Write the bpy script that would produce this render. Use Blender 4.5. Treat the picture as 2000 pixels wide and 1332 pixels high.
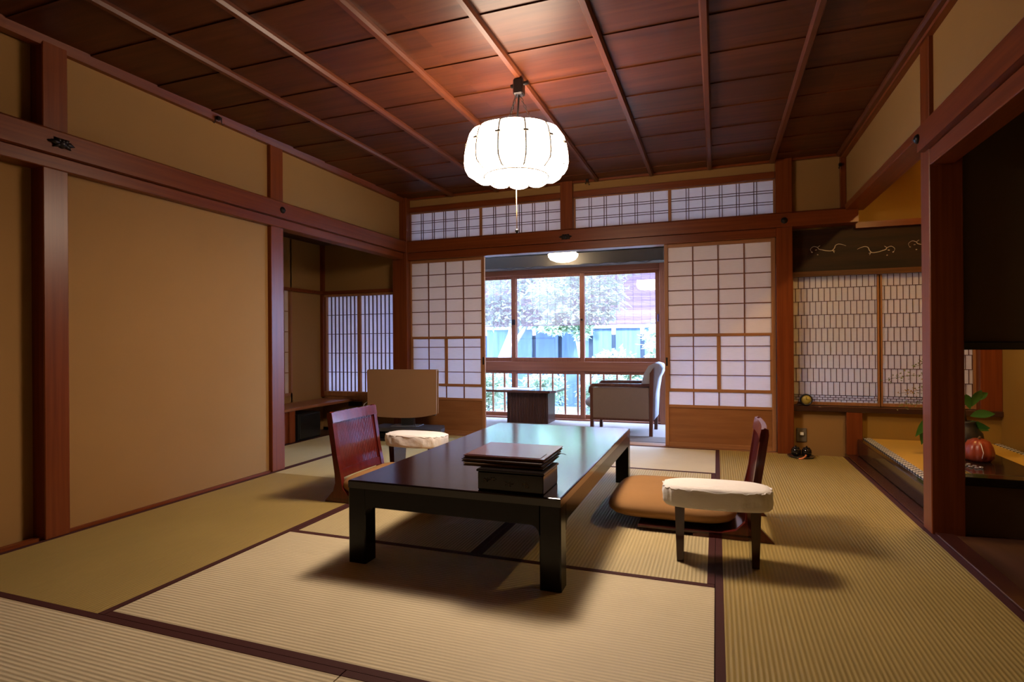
import bpy, math, random
from mathutils import Vector, Matrix
random.seed(7)
PI = math.pi
for o in list(bpy.data.objects): bpy.data.objects.remove(o)
SC = bpy.context.scene
COL = SC.collection

# ------------------------------------------------------------------ camera, world, exposure
YAW, PITCH, ROLL = math.radians(19.88), math.radians(0.07), math.radians(-0.43)
cy, sy = math.cos(YAW), math.sin(YAW)
fw = Vector((-sy*math.cos(PITCH), cy*math.cos(PITCH), math.sin(PITCH)))
rt = Vector((cy, sy, 0)); up = rt.cross(fw)
rt2 = rt*math.cos(ROLL)+up*math.sin(ROLL); up2 = -rt*math.sin(ROLL)+up*math.cos(ROLL)
cd = bpy.data.cameras.new('camera'); cam = bpy.data.objects.new('camera', cd); COL.objects.link(cam)
M = Matrix((rt2, up2, -fw)).transposed().to_4x4(); M.translation = (0, 0, 1.0)
cam.matrix_world = M
cd.sensor_width = 36.0; cd.lens = 1103.5/2000*36.0; cd.clip_start = 0.05; cd.clip_end = 200
SC.camera = cam
vs = SC.view_settings
vs.view_transform = 'Standard'; vs.look = 'None'; vs.gamma = 1.0; vs.use_curve_mapping = False
vs.exposure = 0.0
W = bpy.data.worlds.new('world'); SC.world = W; W.use_nodes = True
bg = W.node_tree.nodes['Background']
bg.inputs[0].default_value = (0.36, 0.55, 1.0, 1); bg.inputs[1].default_value = 54.0
LAMP = 27.0            # lantern
LAMPCOL = (1.0, 0.765, 0.56)
def add_light(name, kind, energy, color, loc, rot=(0, 0, 0), **k):
    l = bpy.data.lights.new(name, kind); l.energy = energy; l.color = color
    for a, b in k.items(): setattr(l, a, b)
    o = bpy.data.objects.new(name, l); o.location = loc; o.rotation_euler = rot; COL.objects.link(o)
    return o
add_light('sun', 'SUN', 26.0, (0.85, 0.95, 1.0), (0, 0, 8), (math.radians(38), 0, math.radians(12)), angle=0.05)
pl = add_light('window_portal', 'AREA', 1.0, (1, 1, 1), (-1.9, 7.12, 1.0), (math.radians(-90), 0, 0), shape='RECTANGLE', size=5.2, size_y=1.95)
pl.data.cycles.is_portal = True

# ------------------------------------------------------------------ mesh builder
class MB:
    def __init__(s): s.v = []; s.f = []; s.sm = []
    def _add(s, vs_, fs, smooth=False):
        n = len(s.v); s.v += [tuple(p) for p in vs_]
        for f in fs: s.f.append(tuple(i+n for i in f)); s.sm.append(smooth)
        return s
    def box(s, x0, x1, y0, y1, z0, z1):
        if x0 > x1: x0, x1 = x1, x0
        if y0 > y1: y0, y1 = y1, y0
        if z0 > z1: z0, z1 = z1, z0
        v = [(x0,y0,z0),(x1,y0,z0),(x1,y1,z0),(x0,y1,z0),(x0,y0,z1),(x1,y0,z1),(x1,y1,z1),(x0,y1,z1)]
        return s._add(v, [(0,3,2,1),(4,5,6,7),(0,1,5,4),(1,2,6,5),(2,3,7,6),(3,0,4,7)])
    def bbox(s, x0, x1, y0, y1, z0, z1, b=0.004):
        """box with chamfered edges"""
        if x0 > x1: x0, x1 = x1, x0
        if y0 > y1: y0, y1 = y1, y0
        if z0 > z1: z0, z1 = z1, z0
        b = min(b, (x1-x0)*.45, (y1-y0)*.45, (z1-z0)*.45)
        cx, cy_, cz = (x0+x1)/2, (y0+y1)/2, (z0+z1)/2
        hx, hy, hz = (x1-x0)/2, (y1-y0)/2, (z1-z0)/2
        vs_ = []; idx = {}
        for sx in (-1, 1):
            for sy_ in (-1, 1):
                for sz in (-1, 1):
                    for a in range(3):
                        h = [hx-b, hy-b, hz-b]; h[a] += b
                        idx[(sx, sy_, sz, a)] = len(vs_)
                        vs_.append((cx+sx*h[0], cy_+sy_*h[1], cz+sz*h[2]))
        F = []
        for a in range(3):
            for s_ in (-1, 1):
                o = [(-1,-1),(1,-1),(1,1),(-1,1)]
                q = []
                for (p, r) in o:
                    k = [0,0,0]; k[a] = s_; k[(a+1)%3] = p; k[(a+2)%3] = r
                    q.append(idx[(k[0],k[1],k[2],a)])
                if s_ < 0: q.reverse()
                F.append(tuple(q))
        for a in range(3):            # edges along axis a
            for p in (-1, 1):
                for r in (-1, 1):
                    k0 = [0,0,0]; k0[a] = -1; k0[(a+1)%3] = p; k0[(a+2)%3] = r
                    k1 = list(k0); k1[a] = 1
                    a1, a2 = (a+1)%3, (a+2)%3
                    q = [idx[(*k0,a1)], idx[(*k1,a1)], idx[(*k1,a2)], idx[(*k0,a2)]]
                    if p*r > 0: q.reverse()
                    q.reverse()
                    F.append(tuple(q))
        for sx in (-1, 1):
            for sy_ in (-1, 1):
                for sz in (-1, 1):
                    q = [idx[(sx,sy_,sz,a)] for a in range(3)]
                    if sx*sy_*sz < 0: q.reverse()
                    F.append(tuple(q))
        return s._add(vs_, F)
    def tube(s, pts, r, n=8, closed=False, smooth=True, cap=True):
        pts = [Vector(p) for p in pts]; m = len(pts)
        rr = r if isinstance(r, (list, tuple)) else [r]*m
        vs_ = []; F = []
        prev = None
        for i, p in enumerate(pts):
            a = pts[(i-1) % m] if (closed or i > 0) else p
            c = pts[(i+1) % m] if (closed or i < m-1) else p
            t = (c-a).normalized()
            ref = prev if prev is not None else (Vector((0,0,1)) if abs(t.z) < .9 else Vector((1,0,0)))
            u_ = (ref - t*ref.dot(t)).normalized(); prev = u_; w = t.cross(u_)
            for k in range(n):
                an = 2*PI*k/n
                vs_.append(p+(u_*math.cos(an)+w*math.sin(an))*rr[i])
        for i in range(m if closed else m-1):
            j = (i+1) % m
            for k in range(n):
                l = (k+1) % n
                F.append((i*n+k, i*n+l, j*n+l, j*n+k))
        s._add(vs_, F, smooth)
        if cap and not closed:
            b = len(s.v)-m*n
            s.f.append(tuple(b+k for k in reversed(range(n)))); s.sm.append(False)
            s.f.append(tuple(b+(m-1)*n+k for k in range(n))); s.sm.append(False)
        return s
    def lathe(s, c, prof, n=32, smooth=True, fn=None):
        """prof list of (r,z); fn(theta, r, z)->(r,z)"""
        vs_ = []; F = []; m = len(prof)
        for (r, z) in prof:
            for k in range(n):
                th = 2*PI*k/n
                r2, z2 = fn(th, r, z) if fn else (r, z)
                vs_.append((c[0]+r2*math.cos(th), c[1]+r2*math.sin(th), c[2]+z2))
        for i in range(m-1):
            for k in range(n):
                l = (k+1) % n
                F.append((i*n+k, i*n+l, (i+1)*n+l, (i+1)*n+k))
        F.append(tuple(reversed(range(n)))); F.append(tuple((m-1)*n+k for k in range(n)))
        return s._add(vs_, F, smooth)
    def prism(s, poly, axis, a0, a1, smooth=False):
        """extrude polygon (two coords) along axis"""
        n = len(poly)
        def pt(p, a):
            if axis == 'x': return (a, p[0], p[1])
            if axis == 'y': return (p[0], a, p[1])
            return (p[0], p[1], a)
        v = [pt(p, a0) for p in poly]+[pt(p, a1) for p in poly]
        F = [tuple(range(n)), tuple(reversed(range(n, 2*n)))]
        F += [((i+1) % n, i, i+n, (i+1) % n+n) for i in range(n)]
        return s._add(v, F, smooth)
    def pillow(s, c, hx, hy, h0, h1, p=4.0, n=28, m=9, wr=0.0, flat=False):
        """super-ellipse cushion; centre at c (base z), seam at mid"""
        vs_ = []; F = []
        prof = []
        if flat:
            prof = [(.5, -1), (.90, -1), (.955, -.96), (.985, -.80), (.995, -.5), (1.0, -.1), (1.0, .25), (.995, .52), (.975, .74), (.93, .88), (.86, .95), (.62, .985), (.3, 1.0)]; m = len(prof)-1
        for i in range(0 if flat else m+1):
            a = -PI/2+PI*i/m
            rr = max(0.02, math.cos(a))**0.45
            prof.append((rr, math.sin(a)))
        for (rr, zz) in prof:
            for k in range(n):
                th = 2*PI*k/n
                ct, st = math.cos(th), math.sin(th)
                e = 2.0/p
                x = math.copysign(abs(ct)**e, ct)*hx*rr; y = math.copysign(abs(st)**e, st)*hy*rr
                z = h0 + (zz*.5+.5)*(h1-h0)
                if wr: 
                    q = wr*math.sin(th*13+zz*2)*(1-abs(zz))+wr*.6*math.sin(th*29+1.3)*(1-abs(zz))
                    x += ct*q; y += st*q; z += wr*.5*math.sin(th*17)*(1-abs(zz))
                vs_.append((c[0]+x, c[1]+y, c[2]+z))
        for i in range(m):
            for k in range(n):
                l = (k+1) % n
                F.append((i*n+k, i*n+l, (i+1)*n+l, (i+1)*n+k))
        F.append(tuple(reversed(range(n)))); F.append(tuple(m*n+k for k in range(n)))
        return s._add(vs_, F, True)
    def xf(s, mat, start=0):
        for i in range(start, len(s.v)): s.v[i] = tuple(mat @ Vector(s.v[i]))
        return s
def wloc(o):
    v = Vector((0, 0, 0))
    while o is not None: v += o.location; o = o.parent
    return v
def obj(name, mb, mat, parent=None, local=False):
    """ONE mesh object; vertices given in world coordinates unless local"""
    vs_ = mb.v
    me = bpy.data.meshes.new(name)
    if parent is not None:
        off = Vector((0,0,0)) if local else wloc(parent)
    elif local: off = Vector((0,0,0))
    else:
        xs = [p[0] for p in vs_]; ys = [p[1] for p in vs_]; zs = [p[2] for p in vs_]
        off = Vector(((min(xs)+max(xs))/2, (min(ys)+max(ys))/2, min(zs)))
    me.from_pydata([(p[0]-off.x, p[1]-off.y, p[2]-off.z) for p in vs_], [], mb.f)
    me.update()
    me.polygons.foreach_set('use_smooth', mb.sm)
    me.materials.append(mat)
    o = bpy.data.objects.new(name, me); COL.objects.link(o)
    if parent is not None: o.parent = parent
    elif not local: o.location = off
    return o
def tag(o, label, cat, group=None, kind=None):
    o['label'] = label; o['category'] = cat
    if group: o['group'] = group
    if kind: o['kind'] = kind
    return o
def thing(name, label, cat, loc=(0,0,0), rz=0, group=None):
    o = bpy.data.objects.new(name, None); COL.objects.link(o); o.location = loc; o.rotation_euler = (0,0,rz)
    o.empty_display_size = .05
    return tag(o, label, cat, group)
def struct(name, mb, mat, parent=None, label=None):
    o = obj(name, mb, mat, parent)
    if parent is None: o['kind'] = 'structure'; o['label'] = label or name.replace('_', ' '); o['category'] = name.split('_')[0]
    return o
def sroot(name, loc, label):
    o = bpy.data.objects.new(name, None); COL.objects.link(o); o.location = loc
    o['kind'] = 'structure'; o['label'] = label; o['category'] = name.split('_')[0]
    return o
def dup(root, loc, rz=0, label=None):
    r = root.copy(); COL.objects.link(r); r.location = loc; r.rotation_euler = (0,0,rz)
    if label: r['label'] = label
    for ch in list(root.children):
        c = ch.copy(); COL.objects.link(c); c.parent = r
        for g in ch.children:
            d = g.copy(); COL.objects.link(d); d.parent = c
    return r

# ------------------------------------------------------------------ materials
def mat(name):
    m = bpy.data.materials.new(name); m.use_nodes = True
    nt = m.node_tree; return m, nt, nt.nodes['Principled BSDF']
def N(nt, t, **k):
    n = nt.nodes.new(t)
    for a, b in k.items(): setattr(n, a, b)
    return n
def plain(name, col, rough=0.6, spec=0.5, metal=0.0, noise=0.0, nscale=20, bump=0.0, bscale=200, coat=0.0):
    m, nt, b = mat(name)
    b.inputs['Base Color'].default_value = (*col, 1); b.inputs['Roughness'].default_value = rough
    b.inputs['Metallic'].default_value = metal; b.inputs['Specular IOR Level'].default_value = spec
    b.inputs['Coat Weight'].default_value = coat; b.inputs['Coat Roughness'].default_value = 0.08
    tc = N(nt, 'ShaderNodeTexCoord')
    if noise:
        n = N(nt, 'ShaderNodeTexNoise'); n.inputs['Scale'].default_value = nscale; n.inputs['Detail'].default_value = 4
        nt.links.new(tc.outputs['Object'], n.inputs['Vector'])
        mx = N(nt, 'ShaderNodeMix', data_type='RGBA')
        mx.inputs[6].default_value = (*[c*(1-noise) for c in col], 1); mx.inputs[7].default_value = (*[min(1, c*(1+noise)) for c in col], 1)
        nt.links.new(n.outputs['Fac'], mx.inputs[0]); nt.links.new(mx.outputs[2], b.inputs['Base Color'])
    if bump:
        n = N(nt, 'ShaderNodeTexNoise'); n.inputs['Scale'].default_value = bscale; n.inputs['Detail'].default_value = 3
        nt.links.new(tc.outputs['Object'], n.inputs['Vector'])
        bp = N(nt, 'ShaderNodeBump'); bp.inputs['Strength'].default_value = bump; bp.inputs['Distance'].default_value = 0.002
        nt.links.new(n.outputs['Fac'], bp.inputs['Height']); nt.links.new(bp.outputs[0], b.inputs['Normal'])
    return m
def wood(name, c0, c1, axis='z', rough=0.40, fine=45, spec=0.28, coat=0.0, planks=None):
    m, nt, b = mat(name)
    tc = N(nt, 'ShaderNodeTexCoord'); mp = N(nt, 'ShaderNodeMapping')
    sc = {'x': (1.2, fine, fine), 'y': (fine, 1.2, fine), 'z': (fine, fine, 1.2)}[axis]
    mp.inputs['Scale'].default_value = sc
    nt.links.new(tc.outputs['Object'], mp.inputs['Vector'])
    n = N(nt, 'ShaderNodeTexNoise'); n.inputs['Scale'].default_value = 1.0; n.inputs['Detail'].default_value = 5; n.inputs['Roughness'].default_value = .6
    nt.links.new(mp.outputs[0], n.inputs['Vector'])
    cr = N(nt, 'ShaderNodeValToRGB'); cr.color_ramp.elements[0].position = .3; cr.color_ramp.elements[1].position = .7
    cr.color_ramp.elements[0].color = (*c0, 1); cr.color_ramp.elements[1].color = (*c1, 1)
    nt.links.new(n.outputs['Fac'], cr.inputs[0])
    out = cr.outputs[0]
    if planks:
        sp = N(nt, 'ShaderNodeSeparateXYZ'); nt.links.new(tc.outputs['Object'], sp.inputs[0])
        cb = N(nt, 'ShaderNodeCombineXYZ')
        for i, (a, per, off) in enumerate(planks):
            s1 = N(nt, 'ShaderNodeMath', operation='ADD'); s1.inputs[1].default_value = off
            nt.links.new(sp.outputs[a], s1.inputs[0])
            s2 = N(nt, 'ShaderNodeMath', operation='DIVIDE'); s2.inputs[1].default_value = per
            nt.links.new(s1.outputs[0], s2.inputs[0])
            s3 = N(nt, 'ShaderNodeMath', operation='FLOOR'); nt.links.new(s2.outputs[0], s3.inputs[0])
            nt.links.new(s3.outputs[0], cb.inputs[i])
        wn = N(nt, 'ShaderNodeTexWhiteNoise', noise_dimensions='3D'); nt.links.new(cb.outputs[0], wn.inputs['Vector'])
        mr = N(nt, 'ShaderNodeMapRange'); mr.inputs[3].default_value = .78; mr.inputs[4].default_value = 1.22
        nt.links.new(wn.outputs['Value'], mr.inputs[0])
        vm = N(nt, 'ShaderNodeVectorMath', operation='SCALE'); nt.links.new(out, vm.inputs[0]); nt.links.new(mr.outputs[0], vm.inputs[3])
        out = vm.outputs[0]
        va = N(nt, 'ShaderNodeVectorMath', operation='MULTIPLY_ADD'); va.inputs[1].default_value = (5.3, 3.1, 2.2)
        nt.links.new(cb.outputs[0], va.inputs[0]); nt.links.new(mp.outputs[0], va.inputs[2]); nt.links.new(va.outputs[0], n.inputs['Vector'])
    nt.links.new(out, b.inputs['Base Color'])
    b.inputs['Roughness'].default_value = rough; b.inputs['Specular IOR Level'].default_value = spec
    b.inputs['Coat Weight'].default_value = coat; b.inputs['Coat Roughness'].default_value = .1
    bp = N(nt, 'ShaderNodeBump'); bp.inputs['Strength'].default_value = .15; bp.inputs['Distance'].default_value = .001
    nt.links.new(n.outputs['Fac'], bp.inputs['Height']); nt.links.new(bp.outputs[0], b.inputs['Normal'])
    return m
def tatami(name, axis, col):
    """ribs run along axis; sine relief of 16 mm period"""
    m, nt, b = mat(name)
    geo = N(nt, 'ShaderNodeTexCoord'); sp = N(nt, 'ShaderNodeSeparateXYZ'); nt.links.new(geo.outputs['Object'], sp.inputs[0])
    k = N(nt, 'ShaderNodeMath', operation='MULTIPLY'); k.inputs[1].default_value = 2*PI/.0165
    nt.links.new(sp.outputs[1 if axis == 'x' else 0], k.inputs[0])
    s = N(nt, 'ShaderNodeMath', operation='SINE'); nt.links.new(k.outputs[0], s.inputs[0])
    mr = N(nt, 'ShaderNodeMapRange'); mr.inputs[1].default_value = -1; mr.inputs[2].default_value = 1
    nt.links.new(s.outputs[0], mr.inputs[0])
    mp = N(nt, 'ShaderNodeMapping'); mp.inputs['Scale'].default_value = (6, 260, 1) if axis == 'x' else (260, 6, 1)
    nt.links.new(geo.outputs['Object'], mp.inputs[0])
    n = N(nt, 'ShaderNodeTexNoise'); n.inputs['Scale'].default_value = 1; n.inputs['Detail'].default_value = 3
    nt.links.new(mp.outputs[0], n.inputs['Vector'])
    n2 = N(nt, 'ShaderNodeTexNoise'); n2.inputs['Scale'].default_value = 2.5; nt.links.new(geo.outputs['Object'], n2.inputs['Vector'])
    mx = N(nt, 'ShaderNodeMix', data_type='RGBA')
    mx.inputs[6].default_value = (*[c*.86 for c in col], 1); mx.inputs[7].default_value = (*[c*1.05 for c in col], 1)
    nt.links.new(mr.outputs[0], mx.inputs[0])
    mx2 = N(nt, 'ShaderNodeMix', data_type='RGBA', blend_type='MULTIPLY'); mx2.inputs[0].default_value = .25
    nt.links.new(mx.outputs[2], mx2.inputs[6]); nt.links.new(n.outputs['Fac'], mx2.inputs[7])
    mx3 = N(nt, 'ShaderNodeMix', data_type='RGBA', blend_type='MULTIPLY'); mx3.inputs[0].default_value = .2
    nt.links.new(mx2.outputs[2], mx3.inputs[6]); nt.links.new(n2.outputs['Fac'], mx3.inputs[7])
    nt.links.new(mx3.outputs[2], b.inputs['Base Color'])
    b.inputs['Roughness'].default_value = .55; b.inputs['Specular IOR Level'].default_value = .35
    bp = N(nt, 'ShaderNodeBump'); bp.inputs['Strength'].default_value = .45; bp.inputs['Distance'].default_value = .002
    nt.links.new(s.outputs[0], bp.inputs['Height']); nt.links.new(bp.outputs[0], b.inputs['Normal'])
    return m
def paper(name, col, trans):
    m = bpy.data.materials.new(name); m.use_nodes = True; nt = m.node_tree
    nt.nodes.clear()
    out = N(nt, 'ShaderNodeOutputMaterial'); d = N(nt, 'ShaderNodeBsdfDiffuse'); t = N(nt, 'ShaderNodeBsdfTranslucent'); x = N(nt, 'ShaderNodeMixShader')
    tc = N(nt, 'ShaderNodeTexCoord'); mp = N(nt, 'ShaderNodeMapping'); mp.inputs['Scale'].default_value = (8, 8, 90)
    n = N(nt, 'ShaderNodeTexNoise'); n.inputs['Scale'].default_value = 2; n.inputs['Detail'].default_value = 4
    nt.links.new(tc.outputs['Object'], mp.inputs[0]); nt.links.new(mp.outputs[0], n.inputs['Vector'])
    mx = N(nt, 'ShaderNodeMix', data_type='RGBA'); mx.inputs[6].default_value = (*[c*.9 for c in col], 1); mx.inputs[7].default_value = (*[min(1, c*1.05) for c in col], 1)
    nt.links.new(n.outputs['Fac'], mx.inputs[0])
    for q in (d, t): nt.links.new(mx.outputs[2], q.inputs['Color'])
    x.inputs[0].default_value = trans
    nt.links.new(d.outputs[0], x.inputs[1]); nt.links.new(t.outputs[0], x.inputs[2]); nt.links.new(x.outputs[0], out.inputs[0])
    return m
def glass(name, tint=(1, 1, 1), refl=0.06):
    m = bpy.data.materials.new(name); m.use_nodes = True; nt = m.node_tree; nt.nodes.clear()
    out = N(nt, 'ShaderNodeOutputMaterial'); t = N(nt, 'ShaderNodeBsdfTransparent'); g = N(nt, 'ShaderNodeBsdfGlossy'); x = N(nt, 'ShaderNodeMixShader')
    t.inputs[0].default_value = (*tint, 1); g.inputs['Roughness'].default_value = .02; x.inputs[0].default_value = refl
    nt.links.new(t.outputs[0], x.inputs[1]); nt.links.new(g.outputs[0], x.inputs[2]); nt.links.new(x.outputs[0], out.inputs[0])
    return m
def emit(name, col, s):
    m, nt, b = mat(name)
    b.inputs['Base Color'].default_value = (.8, .8, .78, 1)
    b.inputs['Emission Color'].default_value = (*col, 1); b.inputs['Emission Strength'].default_value = s
    return m

WD0, WD1 = (.125, .026, .006), (.205, .048, .011)
post_m = wood('cedar_upright', WD0, WD1, 'z', .33)
beamx_m = wood('cedar_beam_x', WD0, WD1, 'x', .36)
beamy_m = wood('cedar_beam_y', WD0, WD1, 'y', .36)
kam0, kam1 = (.20, .070, .028), (.30, .115, .045)
shz_m = wood('shoji_frame_wood', (.27, .115, .045), (.38, .17, .07), 'z', .45)
shx_m = wood('shoji_rail_wood', (.27, .115, .045), (.38, .17, .07), 'x', .45)
shl_m = wood('shoji_lattice_wood', (.14, .050, .022), (.20, .075, .032), 'x', .5)
ceil_m = wood('ceiling_board', (.048, .0105, .0028), (.112, .030, .008), 'x', .42, spec=.22, fine=16, planks=[(1, .395, 0.2), (0, 2.1, .3)])
batten_m = wood('ceiling_batten', (.085, .022, .009), (.13, .036, .014), 'y', .38)
panel_m = wood('door_panel_wood', (.20, .075, .025), (.30, .125, .045), 'x', .4, fine=14)
wall_m = plain('sand_plaster', (.325, .180, .062), .9, .2, noise=.06, nscale=3, bump=.25, bscale=400)
toko_m = plain('ochre_plaster', (.30, .17, .035), .9, .2, noise=.07, nscale=3, bump=.2, bscale=300)
taty_m = tatami('tatami_ribs_y', 'y', (.46, .335, .112))  # darker gold: the side without sheen, painted as a tone
tatx_m = tatami('tatami_ribs_x', 'x', (.82, .71, .48))  # paler than the y mats: rush sheen put into the colour
tatc_m = tatami('tatami_lamplit_tone', 'y', (.66, .55, .31))  # brighter copy: lantern light on the centre mats put into the colour
tatg_m = tatami('tatami_pale_gold', 'y', (.70, .60, .30))  # paler gold tone for the niche-side mats
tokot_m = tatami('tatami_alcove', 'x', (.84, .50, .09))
heri_m = plain('tatami_border', (.060, .018, .018), .7, .2, bump=.2, bscale=500)
lac_m = plain('black_lacquer', (.010, .008, .008), .13, .5, coat=.3)
black_m = plain('black_plastic', (.012, .012, .013), .35)
dwood_m = wood('dark_floor_board', (.040, .016, .010), (.085, .035, .02), 'y', .45, fine=10)
paper_m = paper('shoji_paper', (.86, .76, .72), .29)
paperb_m = paper('shoji_paper_lower', (.88, .86, .92), .31)
papert_m = paper('transom_paper', (.88, .81, .85), .62)
papers_m = paper('alcove_window_paper', (.92, .86, .84), .52)
lat_m = plain('dark_lattice', (.09, .028, .018), .5)
glass_m = glass('window_glass')
iron_m = plain('aged_bronze', (.022, .018, .018), .35, .5, metal=.7)
cream_m = plain('white_cotton', (.88, .86, .88), .9, .2, noise=.05, nscale=12, bump=.3, bscale=120)
cush_m = plain('ochre_cushion_cloth', (.33, .175, .070), .85, .2, noise=.08, nscale=8, bump=.2, bscale=350)
red_m = wood('red_lacquered_wood', (.075, .008, .007), (.13, .014, .010), 'z', .2, fine=20, coat=.35)
redd_m = wood('dark_red_lacquer', (.030, .006, .007), (.06, .012, .01), 'z', .18, fine=20, coat=.5)

# ------------------------------------------------------------------ room shell
XL, XR, YB, ZC = -3.28, 1.04, 5.50, 2.59
YF = -1.2
# floor under mats
struct('floor', MB().box(-4.7, 2.3, YF, 5.595, -.12, -.035), dwood_m, label='dark boards under the mats')
CE = MB()
bw = .395; y = 2.53-bw*10
while y < YB+.1:
    y1 = min(y+bw, YB+.12)
    if y1 > YF:
        y0 = max(y, YF)
        CE._add([(XL-.1, y0, ZC-.004), (XR+.1, y0, ZC-.004), (XR+.1, y1+.012, ZC+.003), (XL-.1, y1+.012, ZC+.003),
                 (XL-.1, y0, ZC+.006), (XR+.1, y0, ZC+.006), (XR+.1, y1+.012, ZC+.02), (XL-.1, y1+.012, ZC+.02)],
                [(0,3,2,1),(4,5,6,7),(0,1,5,4),(1,2,6,5),(2,3,7,6),(3,0,4,7)])
    y += bw
ceil = struct('ceiling', CE, ceil_m, label='reddish cedar board ceiling with slender battens')
for i in range(8):
    bx = -2.655+.522*i
    obj('batten', MB().prism([(bx-.022, ZC), (bx+.022, ZC), (bx+.022, ZC-.018), (bx+.013, ZC-.034), (bx-.013, ZC-.034), (bx-.022, ZC-.018)], 'y', YF, YB-.02), batten_m, ceil)
struct('ground_leak_slab', MB().box(-4.9, 2.5, YF-.15, 7.08, -.26, -.14), black_m, label='added dark slab under the house that stops light leaks')  # unseen slab added to stop sky light leaking in from below
struct('ceiling_slab', MB().box(-4.8, 2.4, YF-.1, 5.72, ZC+.03, ZC+.13), black_m, label='roof slab above the ceiling')
# left wall
wl = struct('wall_left', MB().box(XL-.12, XL, 2.02, 3.49, -.03, 2.62), wall_m, label='tan plastered wall between the two left posts')
obj('panel_near', MB().box(XL-.15, XL-.05, YF, 1.92, -.03, 2.62), wall_m, wl)
obj('panel_over_niche', MB().box(XL-.12, XL, 3.62, 5.45, 1.95, 2.62), wall_m, wl)
obj('wall_return', MB().box(-4.6, XL-.02, 3.50, 3.60, -.03, 2.3), wall_m, wl)
tn = [0]
def trim(mb, m, label):
    tn[0] += 1
    return struct('trim_%d' % tn[0], mb, m, label=label)
trim(MB().bbox(XL-.12, -3.235, 1.905, 2.025, 0, ZC), post_m, 'square cedar post, nearest on the left wall')
trim(MB().bbox(XL-.12, -3.245, 3.49, 3.625, 0, ZC), post_m, 'square cedar post beside the niche opening')
trim(MB().bbox(XL-.09, -3.19, YB-.06, YB+.13, 0, ZC), post_m, 'corner post left of the sliding screens')
nag = lambda y0, y1, top=2.115, bot=1.985: MB().prism([(XL-.03, bot), (-3.19, bot), (-3.19, top-.012), (-3.205, top), (XL-.03, top)], 'y', y0, y1)
trim(nag(YF, YB-.07), beamy_m, 'long horizontal cedar rail across the left wall')
trim(MB().bbox(XL-.05, -3.225, YF, YB-.07, 1.915, 1.983), beamy_m, 'narrow lintel under the left rail')
trim(MB().prism([(XL-.02, 2.545), (-3.245, 2.545), (-3.215, 2.60), (XL-.02, 2.60)], 'y', YF, YB-.03), beamy_m, 'ceiling moulding on the left wall')
trim(MB().box(XL-.02, -3.262, YF, 3.49, -.005, .014), beamy_m, 'thin floor strip of the left wall')
# back wall above lintel
wb = struct('wall_back', MB().box(-3.35, .55, YB+.02, YB+.10, 2.48, 2.62), wall_m, label='narrow plaster band above the transom windows')
obj('corner_panel', MB().box(.55, 1.06, YB+.02, YB+.10, 2.10, 2.62), wall_m, wb)
obj('low_panel', MB().box(.60, 1.06, YB+.085, YB+.18, -.03, .37), wall_m, wb)
trim(MB().bbox(-1.455, -1.33, YB-.035, YB+.10, 1.98, ZC), post_m, 'short post between the transom windows')
trim(MB().bbox(.500, .632, YB-.035, YB+.12, 0, ZC), post_m, 'post right of the sliding screens')
trim(MB().box(-3.2, 1.03, YB-.012, YB+.02, 2.57, 2.60), beamx_m, 'ceiling moulding on the back wall')
trim(MB().bbox(-3.2, .50, YB-.005, YB+.09, 2.432, 2.492), beamx_m, 'upper rail of the transom windows')
trim(MB().prism([(YB-.055, 1.985), (YB+.10, 1.985), (YB+.10, 2.115), (YB-.04, 2.115), (YB-.055, 2.10)], 'x', -3.24, 1.13), beamx_m, 'horizontal cedar rail above the sliding screens')
trim(MB().bbox(-3.2, .52, YB-.03, YB+.10, 1.905, 1.984), beamx_m, 'grooved lintel above the sliding screens')
trim(MB().bbox(1.005, 1.05, YB-.02, YB+.08, 2.115, ZC), post_m, 'thin post in the right corner')
trim(MB().box(-3.2, .52, YB-.02, YB+.12, -.02, .006), shx_m, 'threshold below the sliding screens')
# right wall
wr_ = struct('wall_right', MB().box(XR+.01, XR+.07, 3.56, YB+.02, 2.14, 2.62), wall_m, label='tan plaster above the alcove beam')
obj('panel_near', MB().box(XR+.01, XR+.07, YF, 3.44, 2.09, 2.62), wall_m, wr_)
trim(MB().bbox(XR-.012, 1.172, 3.44, 3.565, 0, ZC), post_m, 'alcove post, nearest on the right')
trim(MB().prism([(XR+.07, 1.97), (XR-.045, 1.97), (XR-.045, 2.095), (XR-.03, 2.112), (XR+.07, 2.112)], 'y', YF, 3.50), beamy_m, 'horizontal cedar rail on the right wall')
trim(MB().bbox(XR-.01, XR+.10, YF, 3.44, 1.885, 1.969), beamy_m, 'lintel below the right rail')
trim(MB().bbox(XR-.005, XR+.14, 3.565, YB-.0, 2.09, 2.145), beamy_m, 'beam hanging over the alcove')
trim(MB().prism([(XR+.03, 2.545), (XR-.025, 2.545), (XR-.05, 2.60), (XR+.03, 2.60)], 'y', YF, YB-.02), beamy_m, 'ceiling moulding on the right wall')
trim(MB().bbox(XR, XR+.085, YF, YB+.08, -.03, .012, .003), plain('dark_sill_wood', (.055, .016, .012), .25, coat=.3), 'dark threshold strip beside the right-hand mats')
# room behind and beside the camera, enclosing walls
struct('wall_front', MB().box(-4.7, 2.4, YF-.1, YF, -.05, 2.7), wall_m, label='wall behind the viewpoint')
struct('wall_alcove_back', MB().box(2.14, 2.24, YF, YB+.3, -.03, 2.7), toko_m, label='ochre wall at the back of the alcove')

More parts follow.
